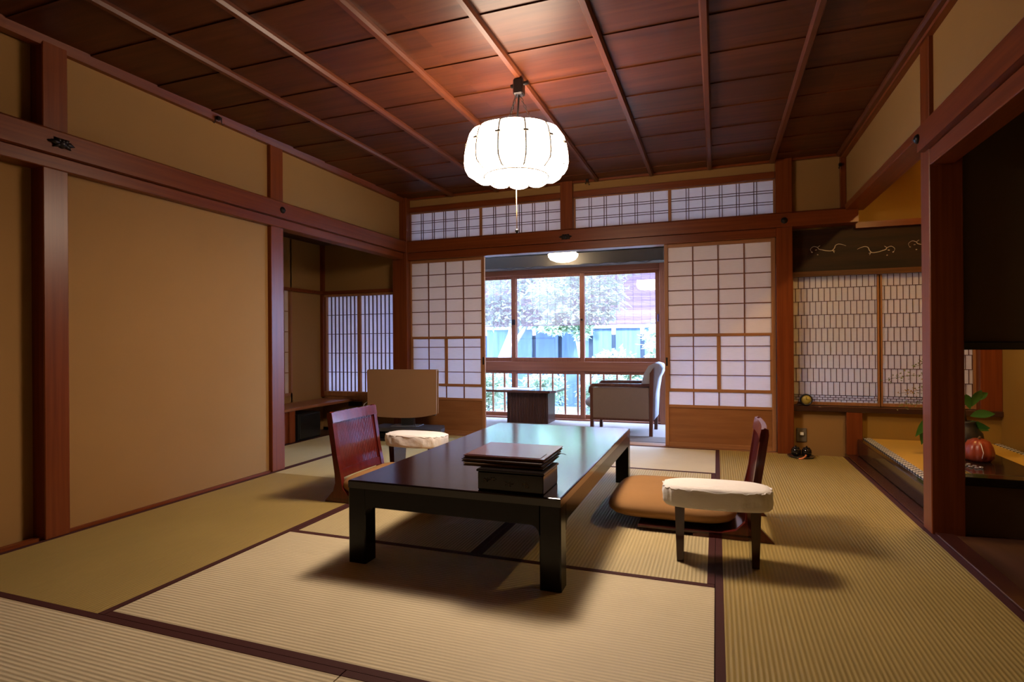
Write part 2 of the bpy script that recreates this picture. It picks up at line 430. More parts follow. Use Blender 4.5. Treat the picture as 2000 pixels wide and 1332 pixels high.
# ------------------------------------------------------------------ tokonoma alcove
wa = struct('wall_alcove_upper', MB().box(1.13, 2.14, YB+.10, YB+.2, 2.0, 2.7), toko_m, label='ochre plaster above the alcove window')
obj('low_panel', MB().box(1.06, 2.14, YB+.085, YB+.18, -.03, .37), toko_m, wa)
trim(MB().box(1.13, 2.14, YB+.05, YB+.11, 1.95, 2.0), beamx_m, 'thin rail above the carved panel')
trim(MB().bbox(1.045, 1.165, YB+.03, YB+.16, 0, .372), post_m, 'short post under the alcove window sill')
dplas_m = plain('shade_dark_plaster', (.11, .072, .038), .9, .2, noise=.08, nscale=4, bump=.3, bscale=300)  # shade on the unlit partition put into a darker plaster colour
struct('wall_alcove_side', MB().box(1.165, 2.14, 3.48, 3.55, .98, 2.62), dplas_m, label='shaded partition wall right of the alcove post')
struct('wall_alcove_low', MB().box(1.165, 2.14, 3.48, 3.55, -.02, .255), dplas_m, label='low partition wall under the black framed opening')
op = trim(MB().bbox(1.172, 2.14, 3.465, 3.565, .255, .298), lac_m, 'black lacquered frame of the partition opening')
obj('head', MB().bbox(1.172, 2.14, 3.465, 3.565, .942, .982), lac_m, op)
struct('floor_side_alcove', MB().box(XR+.085, 2.14, YF, 3.48, -.03, .004), dwood_m, label='dark board floor of the side alcove')
struct('ceiling_side_alcove', MB().box(XR+.08, 2.14, YF, 3.48, 2.3, 2.34), dwood_m, label='dark ceiling of the side alcove')
# raised platform
pf = thing('alcove_platform', 'raised alcove platform with black lacquer edge and golden mat', 'platform', (1.6, 4.55, 0))
obj('lacquer_edge', MB().bbox(1.125, 1.21, 3.57, YB+.08, .012, .146, .006), plain('brown_black_lacquer', (.035, .022, .016), .12, coat=.4), pf)
obj('platform_body', MB().box(1.21, 2.135, 3.57, YB+.08, .0, .135), dwood_m, pf)
obj('platform_mat', MB().box(1.212, 2.13, 3.57, YB+.08, .135, .149), tokot_m, pf)
m, nt, b = mat('patterned_border')
tc = N(nt, 'ShaderNodeTexCoord'); vo = N(nt, 'ShaderNodeTexChecker'); vo.inputs['Scale'].default_value = 38
vo.inputs['Color1'].default_value = (.03, .03, .04, 1); vo.inputs['Color2'].default_value = (.75, .72, .68, 1)
nt.links.new(tc.outputs['Object'], vo.inputs['Vector']); nt.links.new(vo.outputs[0], b.inputs['Base Color'])
hm = m
hb = MB().box(1.175, 1.235, 3.575, YB+.075, .149, .1535)
obj('patterned_border', hb, hm, pf)
obj('patterned_border', MB().box(2.085, 2.13, 3.575, YB+.075, .149, .1535), hm, pf)

# shoin window: carved black panel, lattice, sill
y0 = YB+.13
tp = thing('carved_transom_panel', 'dark carved panel with pale scroll inlays above the alcove window', 'panel', (1.39, y0, 1.56))
pan_m = wood('smoked_board', (.008, .004, .003), (.030, .011, .005), 'x', .6, spec=.2, fine=14)
obj('board', MB().box(.632, 2.135, y0-.03, y0, 1.60, 1.97), pan_m, tp)
obj('lower_rail', MB().box(.632, 2.135, y0-.045, y0, 1.555, 1.60), wood('smoked_rail', (.05, .018, .008), (.12, .045, .015), 'x', .35), tp)
inlay_m = plain('pale_shell_inlay', (.50, .42, .32), .4, noise=.1)
def scroll(pts, s=1, ox=0, oz=0, w=.004):
    w *= .55
    out = []
    for i in range(len(pts)-1):
        for k in range(6):
            t = k/6
            p0 = pts[max(0, i-1)]; p1 = pts[i]; p2 = pts[i+1]; p3 = pts[min(len(pts)-1, i+2)]
            q = [.5*((2*p1[j])+(-p0[j]+p2[j])*t+(2*p0[j]-5*p1[j]+4*p2[j]-p3[j])*t*t+(-p0[j]+3*p1[j]-3*p2[j]+p3[j])*t**3) for j in (0, 1)]
            out.append(q)
    out.append(pts[-1])
    n = len(out)
    return [(ox+q[0]*s, y0-.032, oz+q[1]*s) for q in out], [w*(.35+math.sin(PI*(i+.3)/(n+.3))) for i in range(n)]
def motif(ox, oz, flip=1):
    B = MB()
    for pts, w in [([(-.13,.0),(-.135,.025),(-.11,.045),(-.08,.035),(-.07,.02),(-.04,.01),(-.01,.002),(.03,.0),(.05,.02),(.06,.045),(.085,.055),(.12,.045),(.14,.035)], .005),
                   ([(-.13,.0),(-.12,-.008)], .007), ([(-.08,.035),(-.06,.05)], .003), ([(.03,.0),(.055,-.005)], .004), ([(.04,.0),(.05,-.02)], .003), ([(-.085,-.028),(-.075,-.03)], .007), ([(-.1,.012),(-.085,.014)], .005)]:
        P, r = scroll([(a*flip, b) for a, b in pts], 1, ox, oz, w); B.tube(P, r, 5)
    return B
for ox, oz, fl in ((.925, 1.775, 1), (1.29, 1.74, -1), (1.66, 1.775, 1)):
    mm = motif(ox, oz, fl)
    obj('scroll_inlay', mm, inlay_m, tp)
sh_y = YB+.155
def shoin(x0, x1, lab, idx):
    r = sroot('window_%d' % idx, ((x0+x1)/2, sh_y, .43), lab)
    obj('paper', MB().box(x0, x1, sh_y, sh_y+.003, .44, 1.56), papers_m, r)
    fr = MB().box(x0, x0+.022, sh_y-.022, sh_y+.006, .43, 1.60).box(x1-.022, x1, sh_y-.022, sh_y+.006, .43, 1.60).box(x0, x1, sh_y-.02, sh_y+.006, .42, .445)
    obj('frame', fr, shz_m, r)
    L = MB(); zb = .505; rows = 9; rh = (1.575-zb)/rows
    for i in range(rows+1): L.box(x0+.02, x1-.02, sh_y-.007, sh_y-.001, zb+i*rh-.002, zb+i*rh+.002)
    cw = .0455
    for i in range(rows):
        xx = x0+.02+(cw*.5 if i % 2 else cw)
        while xx < x1-.022:
            L.box(xx-.0022, xx+.0022, sh_y-.007, sh_y-.001, zb+i*rh, zb+(i+1)*rh); xx += cw
    for i in range(3):
        zz = .447+i*.0195; L.box(x0+.02, x1-.02, sh_y-.007, sh_y-.001, zz+.0175, zz+.021)
        xx = x0+.02+(.02 if i % 2 else .04)
        while xx < x1-.022: L.box(xx-.002, xx+.002, sh_y-.007, sh_y-.001, zz, zz+.0195); xx += .042
    obj('lattice', L, lat_m, r)
shoin(.632, 1.325, 'left alcove window screen with brickwork lattice behind the clock', 6)
shoin(1.318, 2.0, 'right alcove window screen with brickwork lattice behind the flowers', 7)
trim(MB().bbox(1.995, 2.14, YB+.05, YB+.18, .40, 1.60), post_m, 'wide cedar jamb right of the alcove window')
sl = thing('window_sill', 'dark lacquered sill board under the alcove window', 'sill', (1.38, 5.58, .37))
obj('sill_board', MB().bbox(.625, 2.137, YB+.03, YB+.20, .372, .415), plain('sill_lacquer', (.05, .02, .014), .22, coat=.3), sl)
# unseen box added behind the alcove windows to hold back daylight
struct('wall_light_shield', MB().box(.68, 2.2, 6.35, 6.42, -.14, 2.7).box(2.14, 2.24, 5.8, 6.42, -.14, 2.7).box(.62, 2.24, 5.6, 6.42, 2.64, 2.74).box(.62, 2.24, 5.6, 6.42, -.14, -.04), wall_m, label='added unseen box shielding the alcove window from daylight')
ws = struct('wall_sunroom_right', MB().box(.62, .68, 5.66, 5.9, -.1, 2.7).box(.62, .68, 5.9, 7.1, -.1, .35).box(.62, .68, 5.9, 7.1, 1.7, 2.7), wall_m, label='right end wall of the sunroom with an added light opening')  # opening cut so bluish daylight reaches the back of the alcove paper
# alcove hidden lamp (a small tube lamp behind the beam)
tl = thing('tube_lamp', 'small warm tube lamp hidden behind the post and beam of the alcove', 'lamp', (1.45, 4.05, 2.33))
obj('lamp_housing', MB().bbox(1.41, 1.49, 3.72, 4.38, 2.385, 2.43).box(1.44, 1.46, 4.04, 4.06, 2.43, 2.60), cream_m, tl)
obj('tube', MB().tube([(1.45, 3.75, 2.355), (1.45, 4.35, 2.355)], .016, 12), emit('warm_tube', (1.0, .62, .20), 330), tl)
for yy in (3.73, 4.34): obj('socket', MB().box(1.435, 1.465, yy, yy+.03, 2.335, 2.39), cream_m, tl)
trim(MB().box(1.11, 2.14, 3.55, YB+.10, 2.60, 2.62), dwood_m, 'ceiling of the alcove')

# ------------------------------------------------------------------ left niche
wn = struct('wall_niche_left', MB().box(-4.52, -4.44, 3.55, 4.82, -.03, 2.2).box(-4.52, -4.44, 5.06, 5.68, -.03, 2.2).box(-4.52, -4.44, 4.8, 5.08, -.03, .42).box(-4.52, -4.44, 4.8, 5.08, 1.58, 2.2), wall_m, label='tan left wall of the niche')
struct('wall_niche_back', MB().box(-4.52, -3.30, 5.60, 5.68, -.14, .405).box(-4.44, -3.3, 5.60, 5.68, 1.60, 2.2), wall_m, label='tan back wall of the niche around its window')
struct('ceiling_niche', MB().box(-4.5, XL-.12, 3.55, 5.68, 2.165, 2.2), dwood_m, label='dark board ceiling of the niche')
trim(MB().box(-4.44, -4.405, 3.6, 5.60, 1.578, 1.615).box(-4.44, -3.36, 5.565, 5.60, 1.578, 1.615), beamx_m, 'slim picture rail around the niche')
trim(MB().box(-4.44, -4.40, 5.56, 5.60, .36, 2.165), post_m, 'slim corner post of the niche')
w5 = sroot('window_5', (-4.44, 4.9, .44), 'small brown papered window on the left side of the niche')
obj('paper', MB().box(-4.455, -4.452, 4.3, 5.06, .42, 1.58), paper_m, w5)
fr = MB().box(-4.452, -4.42, 5.035, 5.065, .42, 1.58).box(-4.452, -4.42, 4.6, 5.06, .42, .45)
for k in range(1, 5): fr.box(-4.452, -4.442, 4.6, 5.04, .45+k*.226-.004, .45+k*.226+.004)
for yy in (4.965, 4.90, 4.835, 4.77): fr.box(-4.452, -4.442, yy-.003, yy+.003, .45, 1.58)
obj('lattice', fr, shz_m, w5)
struct('wall_niche_outer', MB().box(-4.62, -4.56, 4.0, 5.3, .3, 1.7), wall_m, label='wall behind the small niche window')
w4 = sroot('window_4', (-3.9, 5.6, .4), 'niche window with close upright bars and bluish paper')
obj('paper', MB().box(-4.40, -3.36, 5.64, 5.643, .42, 1.58), papert_m, w4)
fr = MB().box(-4.40, -4.385, 5.60, 5.66, .40, 1.60).box(-3.95, -3.915, 5.605, 5.65, .42, 1.58).box(-4.40, -3.36, 5.585, 5.66, 1.55, 1.58).box(-4.40, -3.36, 5.575, 5.66, .375, .428).box(-4.40, -3.36, 5.59, 5.6, .33, .375)
obj('frame', fr, shz_m, w4)
L = MB()
for k in range(1, 8): L.box(-4.385+k*.0545-.004, -4.385+k*.0545+.004, 5.622, 5.638, .428, 1.56)
for k in range(1, 11): L.box(-3.915+k*.0545-.004, -3.915+k*.0545+.004, 5.622, 5.638, .428, 1.56)
for k in range(1, 5): L.box(-4.385, -3.37, 5.618, 5.63, .428+k*.226-.0035, .428+k*.226+.0035)
obj('lattice', L, lat_m, w4)
dk = thing('writing_shelf', 'built-in cedar desk board along the niche wall', 'shelf', (-4.2, 4.6, 0))
obj('board', MB().bbox(-4.40, -4.0, 3.62, 5.57, .318, .348), wood('desk_cedar', (.22, .08, .03), (.33, .13, .05), 'y', .3), dk)
obj('support_post', MB().bbox(-4.06, -4.01, 4.55, 4.63, 0, .318), post_m, dk)
obj('rear_cleat', MB().box(-4.02, -3.86, 5.52, 5.56, .27, .32), black_m, dk)
cb = thing('cupboard', 'low cupboard with tan sliding door under the niche desk', 'cupboard', (-4.2, 4.2, 0))
obj('body', MB().box(-4.40, -4.03, 3.64, 4.545, .0, .316), post_m, cb)
cdr = obj('door', MB().bbox(-4.03, -4.018, 3.8, 4.47, .03, .29), plain('tan_door_paper', (.50, .32, .14), .8), cb)
pk = MB().lathe((0, 0, 0), [(.0005, .0), (.018, .0), (.018, .004), (.012, .006), (.0005, .004)], 20); pk.xf(Matrix.Translation((-4.018, 4.43, .16)) @ Matrix.Rotation(PI/2, 4, 'Y'))
obj('round_pull', pk, iron_m, cdr)
bb = thing('black_cabinet', 'small black box with a door standing under the niche desk', 'cabinet', (-4.12, 4.88, 0))
obj('body', MB().bbox(-4.34, -4.02, 4.68, 5.02, 0, .27), black_m, bb)
obj('door', MB().bbox(-4.02, -4.008, 4.69, 5.01, .015, .26), plain('black_gloss', (.015, .015, .017), .2), bb)

# ------------------------------------------------------------------ tatami mats
def mat_(x0, x1, y0, y1, ax, lab, m=None, borders=True, gap=.002):
    t = thing('tatami_mat', lab, 'tatami mat', ((x0+x1)/2, (y0+y1)/2, -.035), 0)
    hw = .031; e = .0015
    if ax == 'y':
        obj('rush_surface', MB().box(x0+hw, x1-hw, y0+gap, y1-gap, -.035, 0), m or taty_m, t)
        obj('cloth_border', MB().box(x0+gap/2, x0+hw, y0+gap, y1-gap, -.034, e), heri_m, t)
        obj('cloth_border', MB().box(x1-hw, x1-gap/2, y0+gap, y1-gap, -.034, e), heri_m, t)
    else:
        obj('rush_surface', MB().box(x0+gap, x1-gap, y0+hw, y1-hw, -.035, 0), m or tatx_m, t)
        obj('cloth_border', MB().box(x0+gap, x1-gap, y0+gap/2, y0+hw, -.034, e), heri_m, t)
        obj('cloth_border', MB().box(x0+gap, x1-gap, y1-hw, y1-gap/2, -.034, e), heri_m, t)
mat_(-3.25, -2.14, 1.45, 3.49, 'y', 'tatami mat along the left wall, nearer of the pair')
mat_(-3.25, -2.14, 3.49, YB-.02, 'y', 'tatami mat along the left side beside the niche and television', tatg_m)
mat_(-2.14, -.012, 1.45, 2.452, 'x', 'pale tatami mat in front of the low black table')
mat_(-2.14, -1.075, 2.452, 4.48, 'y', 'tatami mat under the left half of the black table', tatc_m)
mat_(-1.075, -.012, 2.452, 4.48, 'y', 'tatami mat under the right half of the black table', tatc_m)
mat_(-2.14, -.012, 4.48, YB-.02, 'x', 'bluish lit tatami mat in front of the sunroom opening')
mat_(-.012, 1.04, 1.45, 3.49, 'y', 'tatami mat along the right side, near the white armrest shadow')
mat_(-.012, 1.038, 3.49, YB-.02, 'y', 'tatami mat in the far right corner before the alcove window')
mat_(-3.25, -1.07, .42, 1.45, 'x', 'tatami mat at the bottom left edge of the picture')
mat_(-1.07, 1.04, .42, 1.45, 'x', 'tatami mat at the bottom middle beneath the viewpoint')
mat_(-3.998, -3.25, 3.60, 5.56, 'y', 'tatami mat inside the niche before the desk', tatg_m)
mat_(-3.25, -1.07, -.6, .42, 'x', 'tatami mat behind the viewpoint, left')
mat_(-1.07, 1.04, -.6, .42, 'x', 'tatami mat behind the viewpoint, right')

# ------------------------------------------------------------------ sliding screens
def shoji(idx, x0, x1, y, lab, handle_left):
    r = sroot('door_%d' % idx, ((x0+x1)/2, y, 0.006), lab)
    st = .036
    F = MB().bbox(x0, x0+st, y-.015, y+.015, .008, 1.91, .003).bbox(x1-st, x1, y-.015, y+.015, .008, 1.91, .003)
    obj('stile', F, shz_m, r)
    R = MB()
    for a, b_ in ((1.872, 1.905), (1.036, 1.062), (.522, .549), (.372, .398), (.008, .046)): R.bbox(x0+st, x1-st, y-.013, y+.013, a, b_, .002)
    obj('rail', R, shx_m, r)
    ix0, ix1 = x0+st, x1-st; cw = (ix1-ix0)/4; xm = (ix0+ix1)/2
    L = MB()
    for k in range(1, 4): L.box(ix0+k*cw-.0055, ix0+k*cw+.0055, y-.011, y-.002, 1.062, 1.872)
    for k in range(1, 6):
        z = 1.062+k*.135; L.box(ix0, ix1, y-.012, y-.003, z-.004, z+.004)
    for k in (1, 2, 3): L.box(ix0+k*cw-.0055, ix0+k*cw+.0055, y-.011, y-.002, .398, .522)
    for k in (1, 3): L.box(ix0+k*cw-.0045, ix0+k*cw+.0045, y-.011, y-.002, .549, 1.036)
    for z in (.585+.0, .678, .814, .945): 
        if z > .6: L.box(ix0, ix1, y-.012, y-.003, z-.0035, z+.0035)
    obj('lattice', L, shl_m, r)
    obj('inner_frame', MB().bbox(xm-.016, xm+.016, y-.013, y+.012, .549, 1.036, .002).box(ix0, ix0+.012, y-.012, y+.01, .549, 1.036).box(ix1-.012, ix1, y-.012, y+.01, .549, 1.036), shz_m, r)
    obj('paper', MB().box(ix0, ix1, y-.001, y+.001, 1.062, 1.872), paper_m, r)
    obj('lower_paper', MB().box(ix0, ix1, y-.001, y+.001, .398, 1.036), paperb_m, r)
    obj('wood_panel', MB().box(ix0, ix1, y-.004, y+.006, .046, .372), panel_m, r)
    hx = x0+st/2 if handle_left else x1-st/2
    obj('finger_pull', MB().bbox(hx-.009, hx+.009, y-.0175, y-.012, .76, .84, .003), iron_m, r)
shoji(1, -3.215, -2.303, 5.535, 'left papered sliding screen behind the television', False)
shoji(2, -.458, .498, 5.515, 'right papered sliding screen beside the armchair', True)
struct('door_3', MB().bbox(-.40, .498, 5.555, 5.575, .01, .30).bbox(-.458, -.42, 5.555, 5.575, .01, 1.9).bbox(.44, .498, 5.555, 5.575, .01, 1.9), shz_m, label='frame of the outer screen behind the right one')
def transom(idx, x0, x1, lab):
    r = sroot('window_%d' % idx, ((x0+x1)/2, YB+.05, 2.115), lab)
    y = YB+.045
    obj('frame', MB().box(x0, x0+.014, y-.012, y+.012, 2.115, 2.435).box(x1-.014, x1, y-.012, y+.012, 2.115, 2.435).box(x0, x1, y-.011, y+.011, 2.113, 2.121).box(x0, x1, y-.011, y+.011, 2.424, 2.435), shz_m, r)
    L = MB(); n = 6 if idx != 9 else 6
    cw = (x1-x0-.028)/n
    for k in range(1, n):
        for d in (-.012, .012): L.box(x0+.014+k*cw+d-.003, x0+.014+k*cw+d+.003, y-.009, y-.002, 2.12, 2.425)
    for k in (1, 2):
        for d in (-.011, .011): L.box(x0+.014, x1-.014, y-.010, y-.003, 2.12+k*.102+d-.0025, 2.12+k*.102+d+.0025)
    obj('lattice', L, lat_m, r)
    obj('paper', MB().box(x0+.01, x1-.01, y, y+.002, 2.116, 2.43), papert_m, r)
transom(1, -3.20, -2.345, 'transom window, leftmost of the four above the lintel')
transom(2, -2.345, -1.455, 'transom window behind the lantern pull cord')
transom(3, -1.33, -.405, 'transom window just right of the short post')
transom(8, -.405, .50, 'transom window, rightmost of the four above the lintel')

# ------------------------------------------------------------------ sunroom
YW = 7.0
struct('floor_sunroom', MB().box(-4.6, .65, 5.6, YW+.05, -.08, 0.0), plain('sunroom_carpet', (.27, .21, .18), .9, .2, noise=.08, nscale=40, bump=.4, bscale=300), label='pale carpeted floor of the sunroom')
trim(MB().box(-4.58, .60, 5.685, 6.0, 0.0, .004), plain('brown_strip', (.13, .085, .06), .8, .2, noise=.1, nscale=30), 'thin brown strip along the near edge of the sunroom floor')  # darker brown strip laid over the carpet's near edge
sc = MB()._add([(-4.6, 5.58, 2.62), (.68, 5.58, 2.62), (.68, 7.1, 2.06), (-4.6, 7.1, 2.06), (-4.6, 5.58, 2.7), (.68, 5.58, 2.7), (.68, 7.1, 2.14), (-4.6, 7.1, 2.14)], [(0,3,2,1),(4,5,6,7),(0,1,5,4),(1,2,6,5),(2,3,7,6),(3,0,4,7)])
struct('ceiling_sunroom', sc, plain('sunroom_ceiling', (.42, .38, .32), .8), label='pale sloping ceiling of the sunroom')
trim(MB().box(-4.6, .66, 6.72, 6.96, 1.93, 2.07), plain('valance_board', (.085, .066, .045), .7), 'grey brown valance above the sunroom window')
struct('wall_sunroom_left', MB().box(-4.7, -4.6, 5.6, 7.1, -.1, 2.7), wall_m, label='left end wall of the sunroom')
w9 = sroot('window_9', (-1.6, YW, 0), 'wide sunroom window with brown sashes facing the garden')
fx_m = wood('window_frame_x', (.22, .075, .04), (.32, .12, .06), 'x', .45); fz_m = wood('window_frame_z', (.22, .075, .04), (.32, .12, .06), 'z', .45)
obj('head_rail', MB().bbox(-4.6, .66, YW-.05, YW+.06, 1.86, 2.06), fx_m, w9)
obj('middle_rail', MB().bbox(-4.6, .66, YW-.055, YW+.06, .622, .742), fx_m, w9)
obj('bottom_rail', MB().bbox(-4.6, .66, YW-.05, YW+.06, -.01, .022), fx_m, w9)
sw = [(-4.35, -3.42), (-3.42, -2.46), (-2.53, -1.555), (-1.615, -.629), (-.57, .36)]
for i, (a, b_) in enumerate(sw):
    yy = YW+(.012 if i % 2 else -.014)
    for (z0, z1) in ((.742, 1.862), (.022, .622)):
        s_ = obj('sash', MB().bbox(a, a+.06, yy-.012, yy+.012, z0, z1, .003).bbox(b_-.06, b_, yy-.012, yy+.012, z0, z1, .003).bbox(a+.06, b_-.06, yy-.012, yy+.012, z1-.04, z1, .003).bbox(a+.06, b_-.06, yy-.012, yy+.012, z0, z0+.05, .003), fz_m, w9)
        obj('pane', MB().box(a+.06, b_-.06, yy-.001, yy+.001, z0+.05, z1-.04), glass_m, s_)
obj('jamb', MB().bbox(-.635, -.565, YW-.06, YW+.06, 0, 2.0), fz_m, w9)
obj('latch', MB().bbox(-2.525, -2.505, YW-.034, YW-.026, 1.22, 1.29, .003).bbox(-2.50, -2.475, YW-.034, YW-.026, 1.22, 1.29, .003), iron_m, w9)
obj('screw_lock', MB().tube([(-1.585, YW-.045, 1.27), (-1.585, YW-.02, 1.27)], .013, 10), iron_m, w9)
obj('jamb_pull', MB().bbox(-.662, -.645, YW-.034, YW-.026, 1.23, 1.32, .003), plain('violet_metal', (.05, .03, .12), .3, metal=.5), w9)
# cable along valance
tag(obj('power_cable', MB().tube([(-2.6+.08*i, 6.70, 1.935-.008*math.sin(i*.9)**2*(1+i % 3)) for i in range(26)], .004, 6), black_m), 'thin dark cable sagging along the valance above the window', 'cable')
# sunroom ceiling light
cl = thing('ceiling_light', 'small round glowing ceiling light in the sunroom', 'lamp', (-1.70, 6.5, 2.0))
obj('shade', MB().lathe((-1.70, 6.5, 1.975), [(.01, -.035), (.09, -.030), (.15, -.005), (.175, .03), (.178, .055), (.15, .07)], 32), emit('sunroom_lamp', (1.0, .84, .60), 18), cl)
obj('base', MB().lathe((-1.70, 6.5, 2.045), [(.15, 0), (.155, .01), (.14, .22)], 24), cream_m, cl)
# armchair
ac = thing('armchair', 'beige upholstered armchair with brown wooden frame in the sunroom', 'armchair', (-.95, 6.3, 0))
fab_m = plain('beige_upholstery', (.20, .145, .115), .9, .2, noise=.06, nscale=60, bump=.4, bscale=400)
fab2_m = plain('grey_cushion', (.26, .235, .24), .85, .2, noise=.06, nscale=40, bump=.3, bscale=300)
awd_m = wood('chair_brown_wood', (.06, .022, .014), (.12, .045, .026), 'z', .35)
for (yy, n_) in ((6.03, 1), (6.55, 1)):
    obj('side_panel', MB().bbox(-1.27, -.66, yy-.02, yy+.02, .17, .505, .01), fab_m, ac)
    obj('arm_rail', MB().tube([(-1.29, yy, .44), (-1.285, yy, .50), (-1.26, yy, .525), (-1.1, yy, .53), (-.66, yy, .53)], .019, 8), awd_m, ac)
    obj('leg', MB().bbox(-1.285, -1.25, yy-.022, yy+.022, 0, .5, .004), awd_m, ac)
    obj('leg', MB().prism([(-.665, 0), (-.63, 0), (-.612, .72), (-.655, .66)], 'y', yy-.022, yy+.022), awd_m, ac)
for yy in (6.01, 6.55): obj('seat_rail', MB().bbox(-1.25, -.66, yy, yy+.02, .155, .185), awd_m, ac)
q = MB().pillow((0, 0, 0), .36, .24, -.085, .085, p=6, n=40, m=10); q.xf(Matrix.Translation((-1.01, 6.29, .33)))
obj('seat_cushion', q, fab2_m, ac)
B = MB()
prof = [(-.77, .33), (-.745, .55), (-.715, .66), (-.67, .735), (-.61, .765), (-.555, .75), (-.53, .71), (-.545, .66), (-.575, .60), (-.60, .45), (-.615, .17), (-.65, .15)]
B.prism(prof, 'y', 6.05, 6.53, True)
obj('back_cushion', B, fab2_m, ac)
# side table
stb = thing('side_table', 'low sunroom table with fluted brown pedestal', 'table', (-2.18, 6.72, 0))
obj('table_top', MB().prism([(-2.80, 6.44), (-1.86, 6.44), (-1.80, 6.50), (-1.80, 6.93), (-2.80, 6.93)], 'z', .385, .413), plain('side_table_gloss', (.10, .045, .035), .12, coat=.5), stb)
P_ = MB().box(-2.45, -1.93, 6.58, 6.90, 0, .385)
for k in range(26): P_.box(-2.45+.0200*k+.003, -2.45+.0200*k+.0145, 6.571, 6.58, .002, .384)
for k in range(15): P_.box(-1.93, -1.922, 6.585+.021*k, 6.585+.021*k+.013, .002, .384)
obj('pedestal', P_, wood('pedestal_wood', (.05, .022, .014), (.09, .04, .024), 'z', .35), stb)
tag(obj('paper_sheet', MB().box(-2.55, -2.12, 6.52, 6.78, .4135, .4165), plain('white_sheet', (.85, .85, .88), .5)), 'white paper sheet lying on the low sunroom table', 'paper')

# ------------------------------------------------------------------ garden
struct('ground_garden', MB().box(-14, 12, 7.1, 30, -.35, -.25), plain('garden_soil', (.16, .16, .12), .95, noise=.3, nscale=4), label='shaded garden ground')
blind_m = paper('bamboo_slat', (.50, .37, .40), .55)
for k, (a, b_, lab) in enumerate(((-3.45, -2.49, 'leftmost bamboo blind outside the sunroom window'), (-2.475, -1.575, 'bamboo blind outside the middle sunroom pane'), (-1.565, -.58, 'bamboo blind outside the right sunroom pane'))):
    t = thing('bamboo_blind', lab, 'blind', ((a+b_)/2, 7.2, 1.21), 0, 'bamboo blinds')
    S_ = MB()
    z = 1.214
    while z < 2.02:
        h = .0055+random.random()*.0022
        S_.box(a, b_, 7.199, 7.202, z, z+h); z += .0098
    obj('slats', S_, blind_m, t)
    C_ = MB()
    x = a+.06
    while x < b_: C_.box(x-.0012, x+.0012, 7.197, 7.2, 1.21, 2.03); x += .105
    obj('cords', C_, plain('blind_cord', (.12, .09, .1), .8), t)
    obj('bottom_rod', MB().box(a, b_, 7.196, 7.204, 1.206, 1.213), blind_m, t)
trim(MB().box(-4.6, .8, 7.06, 7.26, 2.028, 2.12), fx_m, 'eave beam carrying the bamboo blinds')
rl = thing('veranda_railing', 'wooden railing with upright bars outside the low panes', 'railing', (-1.9, 7.35, -.25))
obj('top_rail', MB().box(-4.6, .8, 7.33, 7.37, .66, .70), fx_m, rl)
obj('bottom_rail', MB().box(-4.6, .8, 7.33, 7.37, -.06, -.02), fx_m, rl)
for k in range(31): obj('bar', MB().box(-4.5+.173*k-.011, -4.5+.173*k+.011, 7.34, 7.36, -.25, .68), fz_m, rl)
# fence
fn_m = wood('weathered_fence', (.045, .07, .12), (.085, .125, .19), 'z', .8, fine=18)
fnd_m = wood('dark_fence', (.015, .022, .04), (.03, .045, .07), 'z', .8, fine=18)
fn = thing('board_fence', 'bluish weathered board fence closing off the garden', 'fence', (-2.5, 10.6, -.25))
A_ = MB(); B_ = MB()
x = -8.0; k = 0
while x < 5:
    w = .52+.10*math.sin(k*2.1)
    A_.bbox(x, x+w-.08, 10.56, 10.60, -.25, 1.24, .004)
    B_.box(x+w-.1, x+w+.01, 10.60, 10.62, -.25, 1.12); x += w; k += 1
obj('boards', A_, fn_m, fn); obj('recessed_boards', B_, fnd_m, fn)
obj('cap_rail', MB().box(-8, 5, 10.52, 10.64, 1.24, 1.31), plain('pale_cap', (.75, .75, .72), .6), fn)
# neighbour house
nh = thing('neighbour_house', 'purplish brown neighbouring house seen through the blinds', 'building', (-2, 15, -.25))
obj('wall', MB().box(-9, 7, 14.5, 18, -.25, 6.5), plain('house_wall', (.20, .12, .14), .85, noise=.15, nscale=6), nh)
obj('roof', MB()._add([(-9.5, 13.6, 3.1), (7.5, 13.6, 3.1), (7.5, 15.5, 4.2), (-9.5, 15.5, 4.2), (-9.5, 13.6, 3.0), (7.5, 13.6, 3.0), (7.5, 15.5, 4.1), (-9.5, 15.5, 4.1)], [(0,1,2,3),(4,7,6,5),(0,4,5,1),(1,5,6,2),(2,6,7,3),(3,7,4,0)]), plain('house_roof', (.11, .08, .10), .7), nh)
obj('downpipe', MB().tube([(-.4, 14.42, -.2), (-.4, 14.42, 3.0)], .06, 10), plain('pipe_pale', (.45, .42, .48), .5), nh)
# foliage
def leafmat(name, c, tr=.45):
    m = bpy.data.materials.new(name); m.use_nodes = True; nt = m.node_tree; nt.nodes.clear()
    out = N(nt, 'ShaderNodeOutputMaterial'); d = N(nt, 'ShaderNodeBsdfPrincipled'); t = N(nt, 'ShaderNodeBsdfTranslucent'); x = N(nt, 'ShaderNodeMixShader')
    d.inputs['Roughness'].default_value = .35
    tc = N(nt, 'ShaderNodeTexCoord'); n = N(nt, 'ShaderNodeTexNoise'); n.inputs['Scale'].default_value = 5
    nt.links.new(tc.outputs['Object'], n.inputs['Vector'])
    mx = N(nt, 'ShaderNodeMix', data_type='RGBA'); mx.inputs[6].default_value = (*[v*.6 for v in c], 1); mx.inputs[7].default_value = (*[min(1, v*1.4) for v in c], 1)
    nt.links.new(n.outputs['Fac'], mx.inputs[0]); nt.links.new(mx.outputs[2], d.inputs['Base Color']); nt.links.new(mx.outputs[2], t.inputs['Color'])
    x.inputs[0].default_value = tr
    nt.links.new(d.outputs[0], x.inputs[1]); nt.links.new(t.outputs[0], x.inputs[2]); nt.links.new(x.outputs[0], out.inputs[0])
    return m
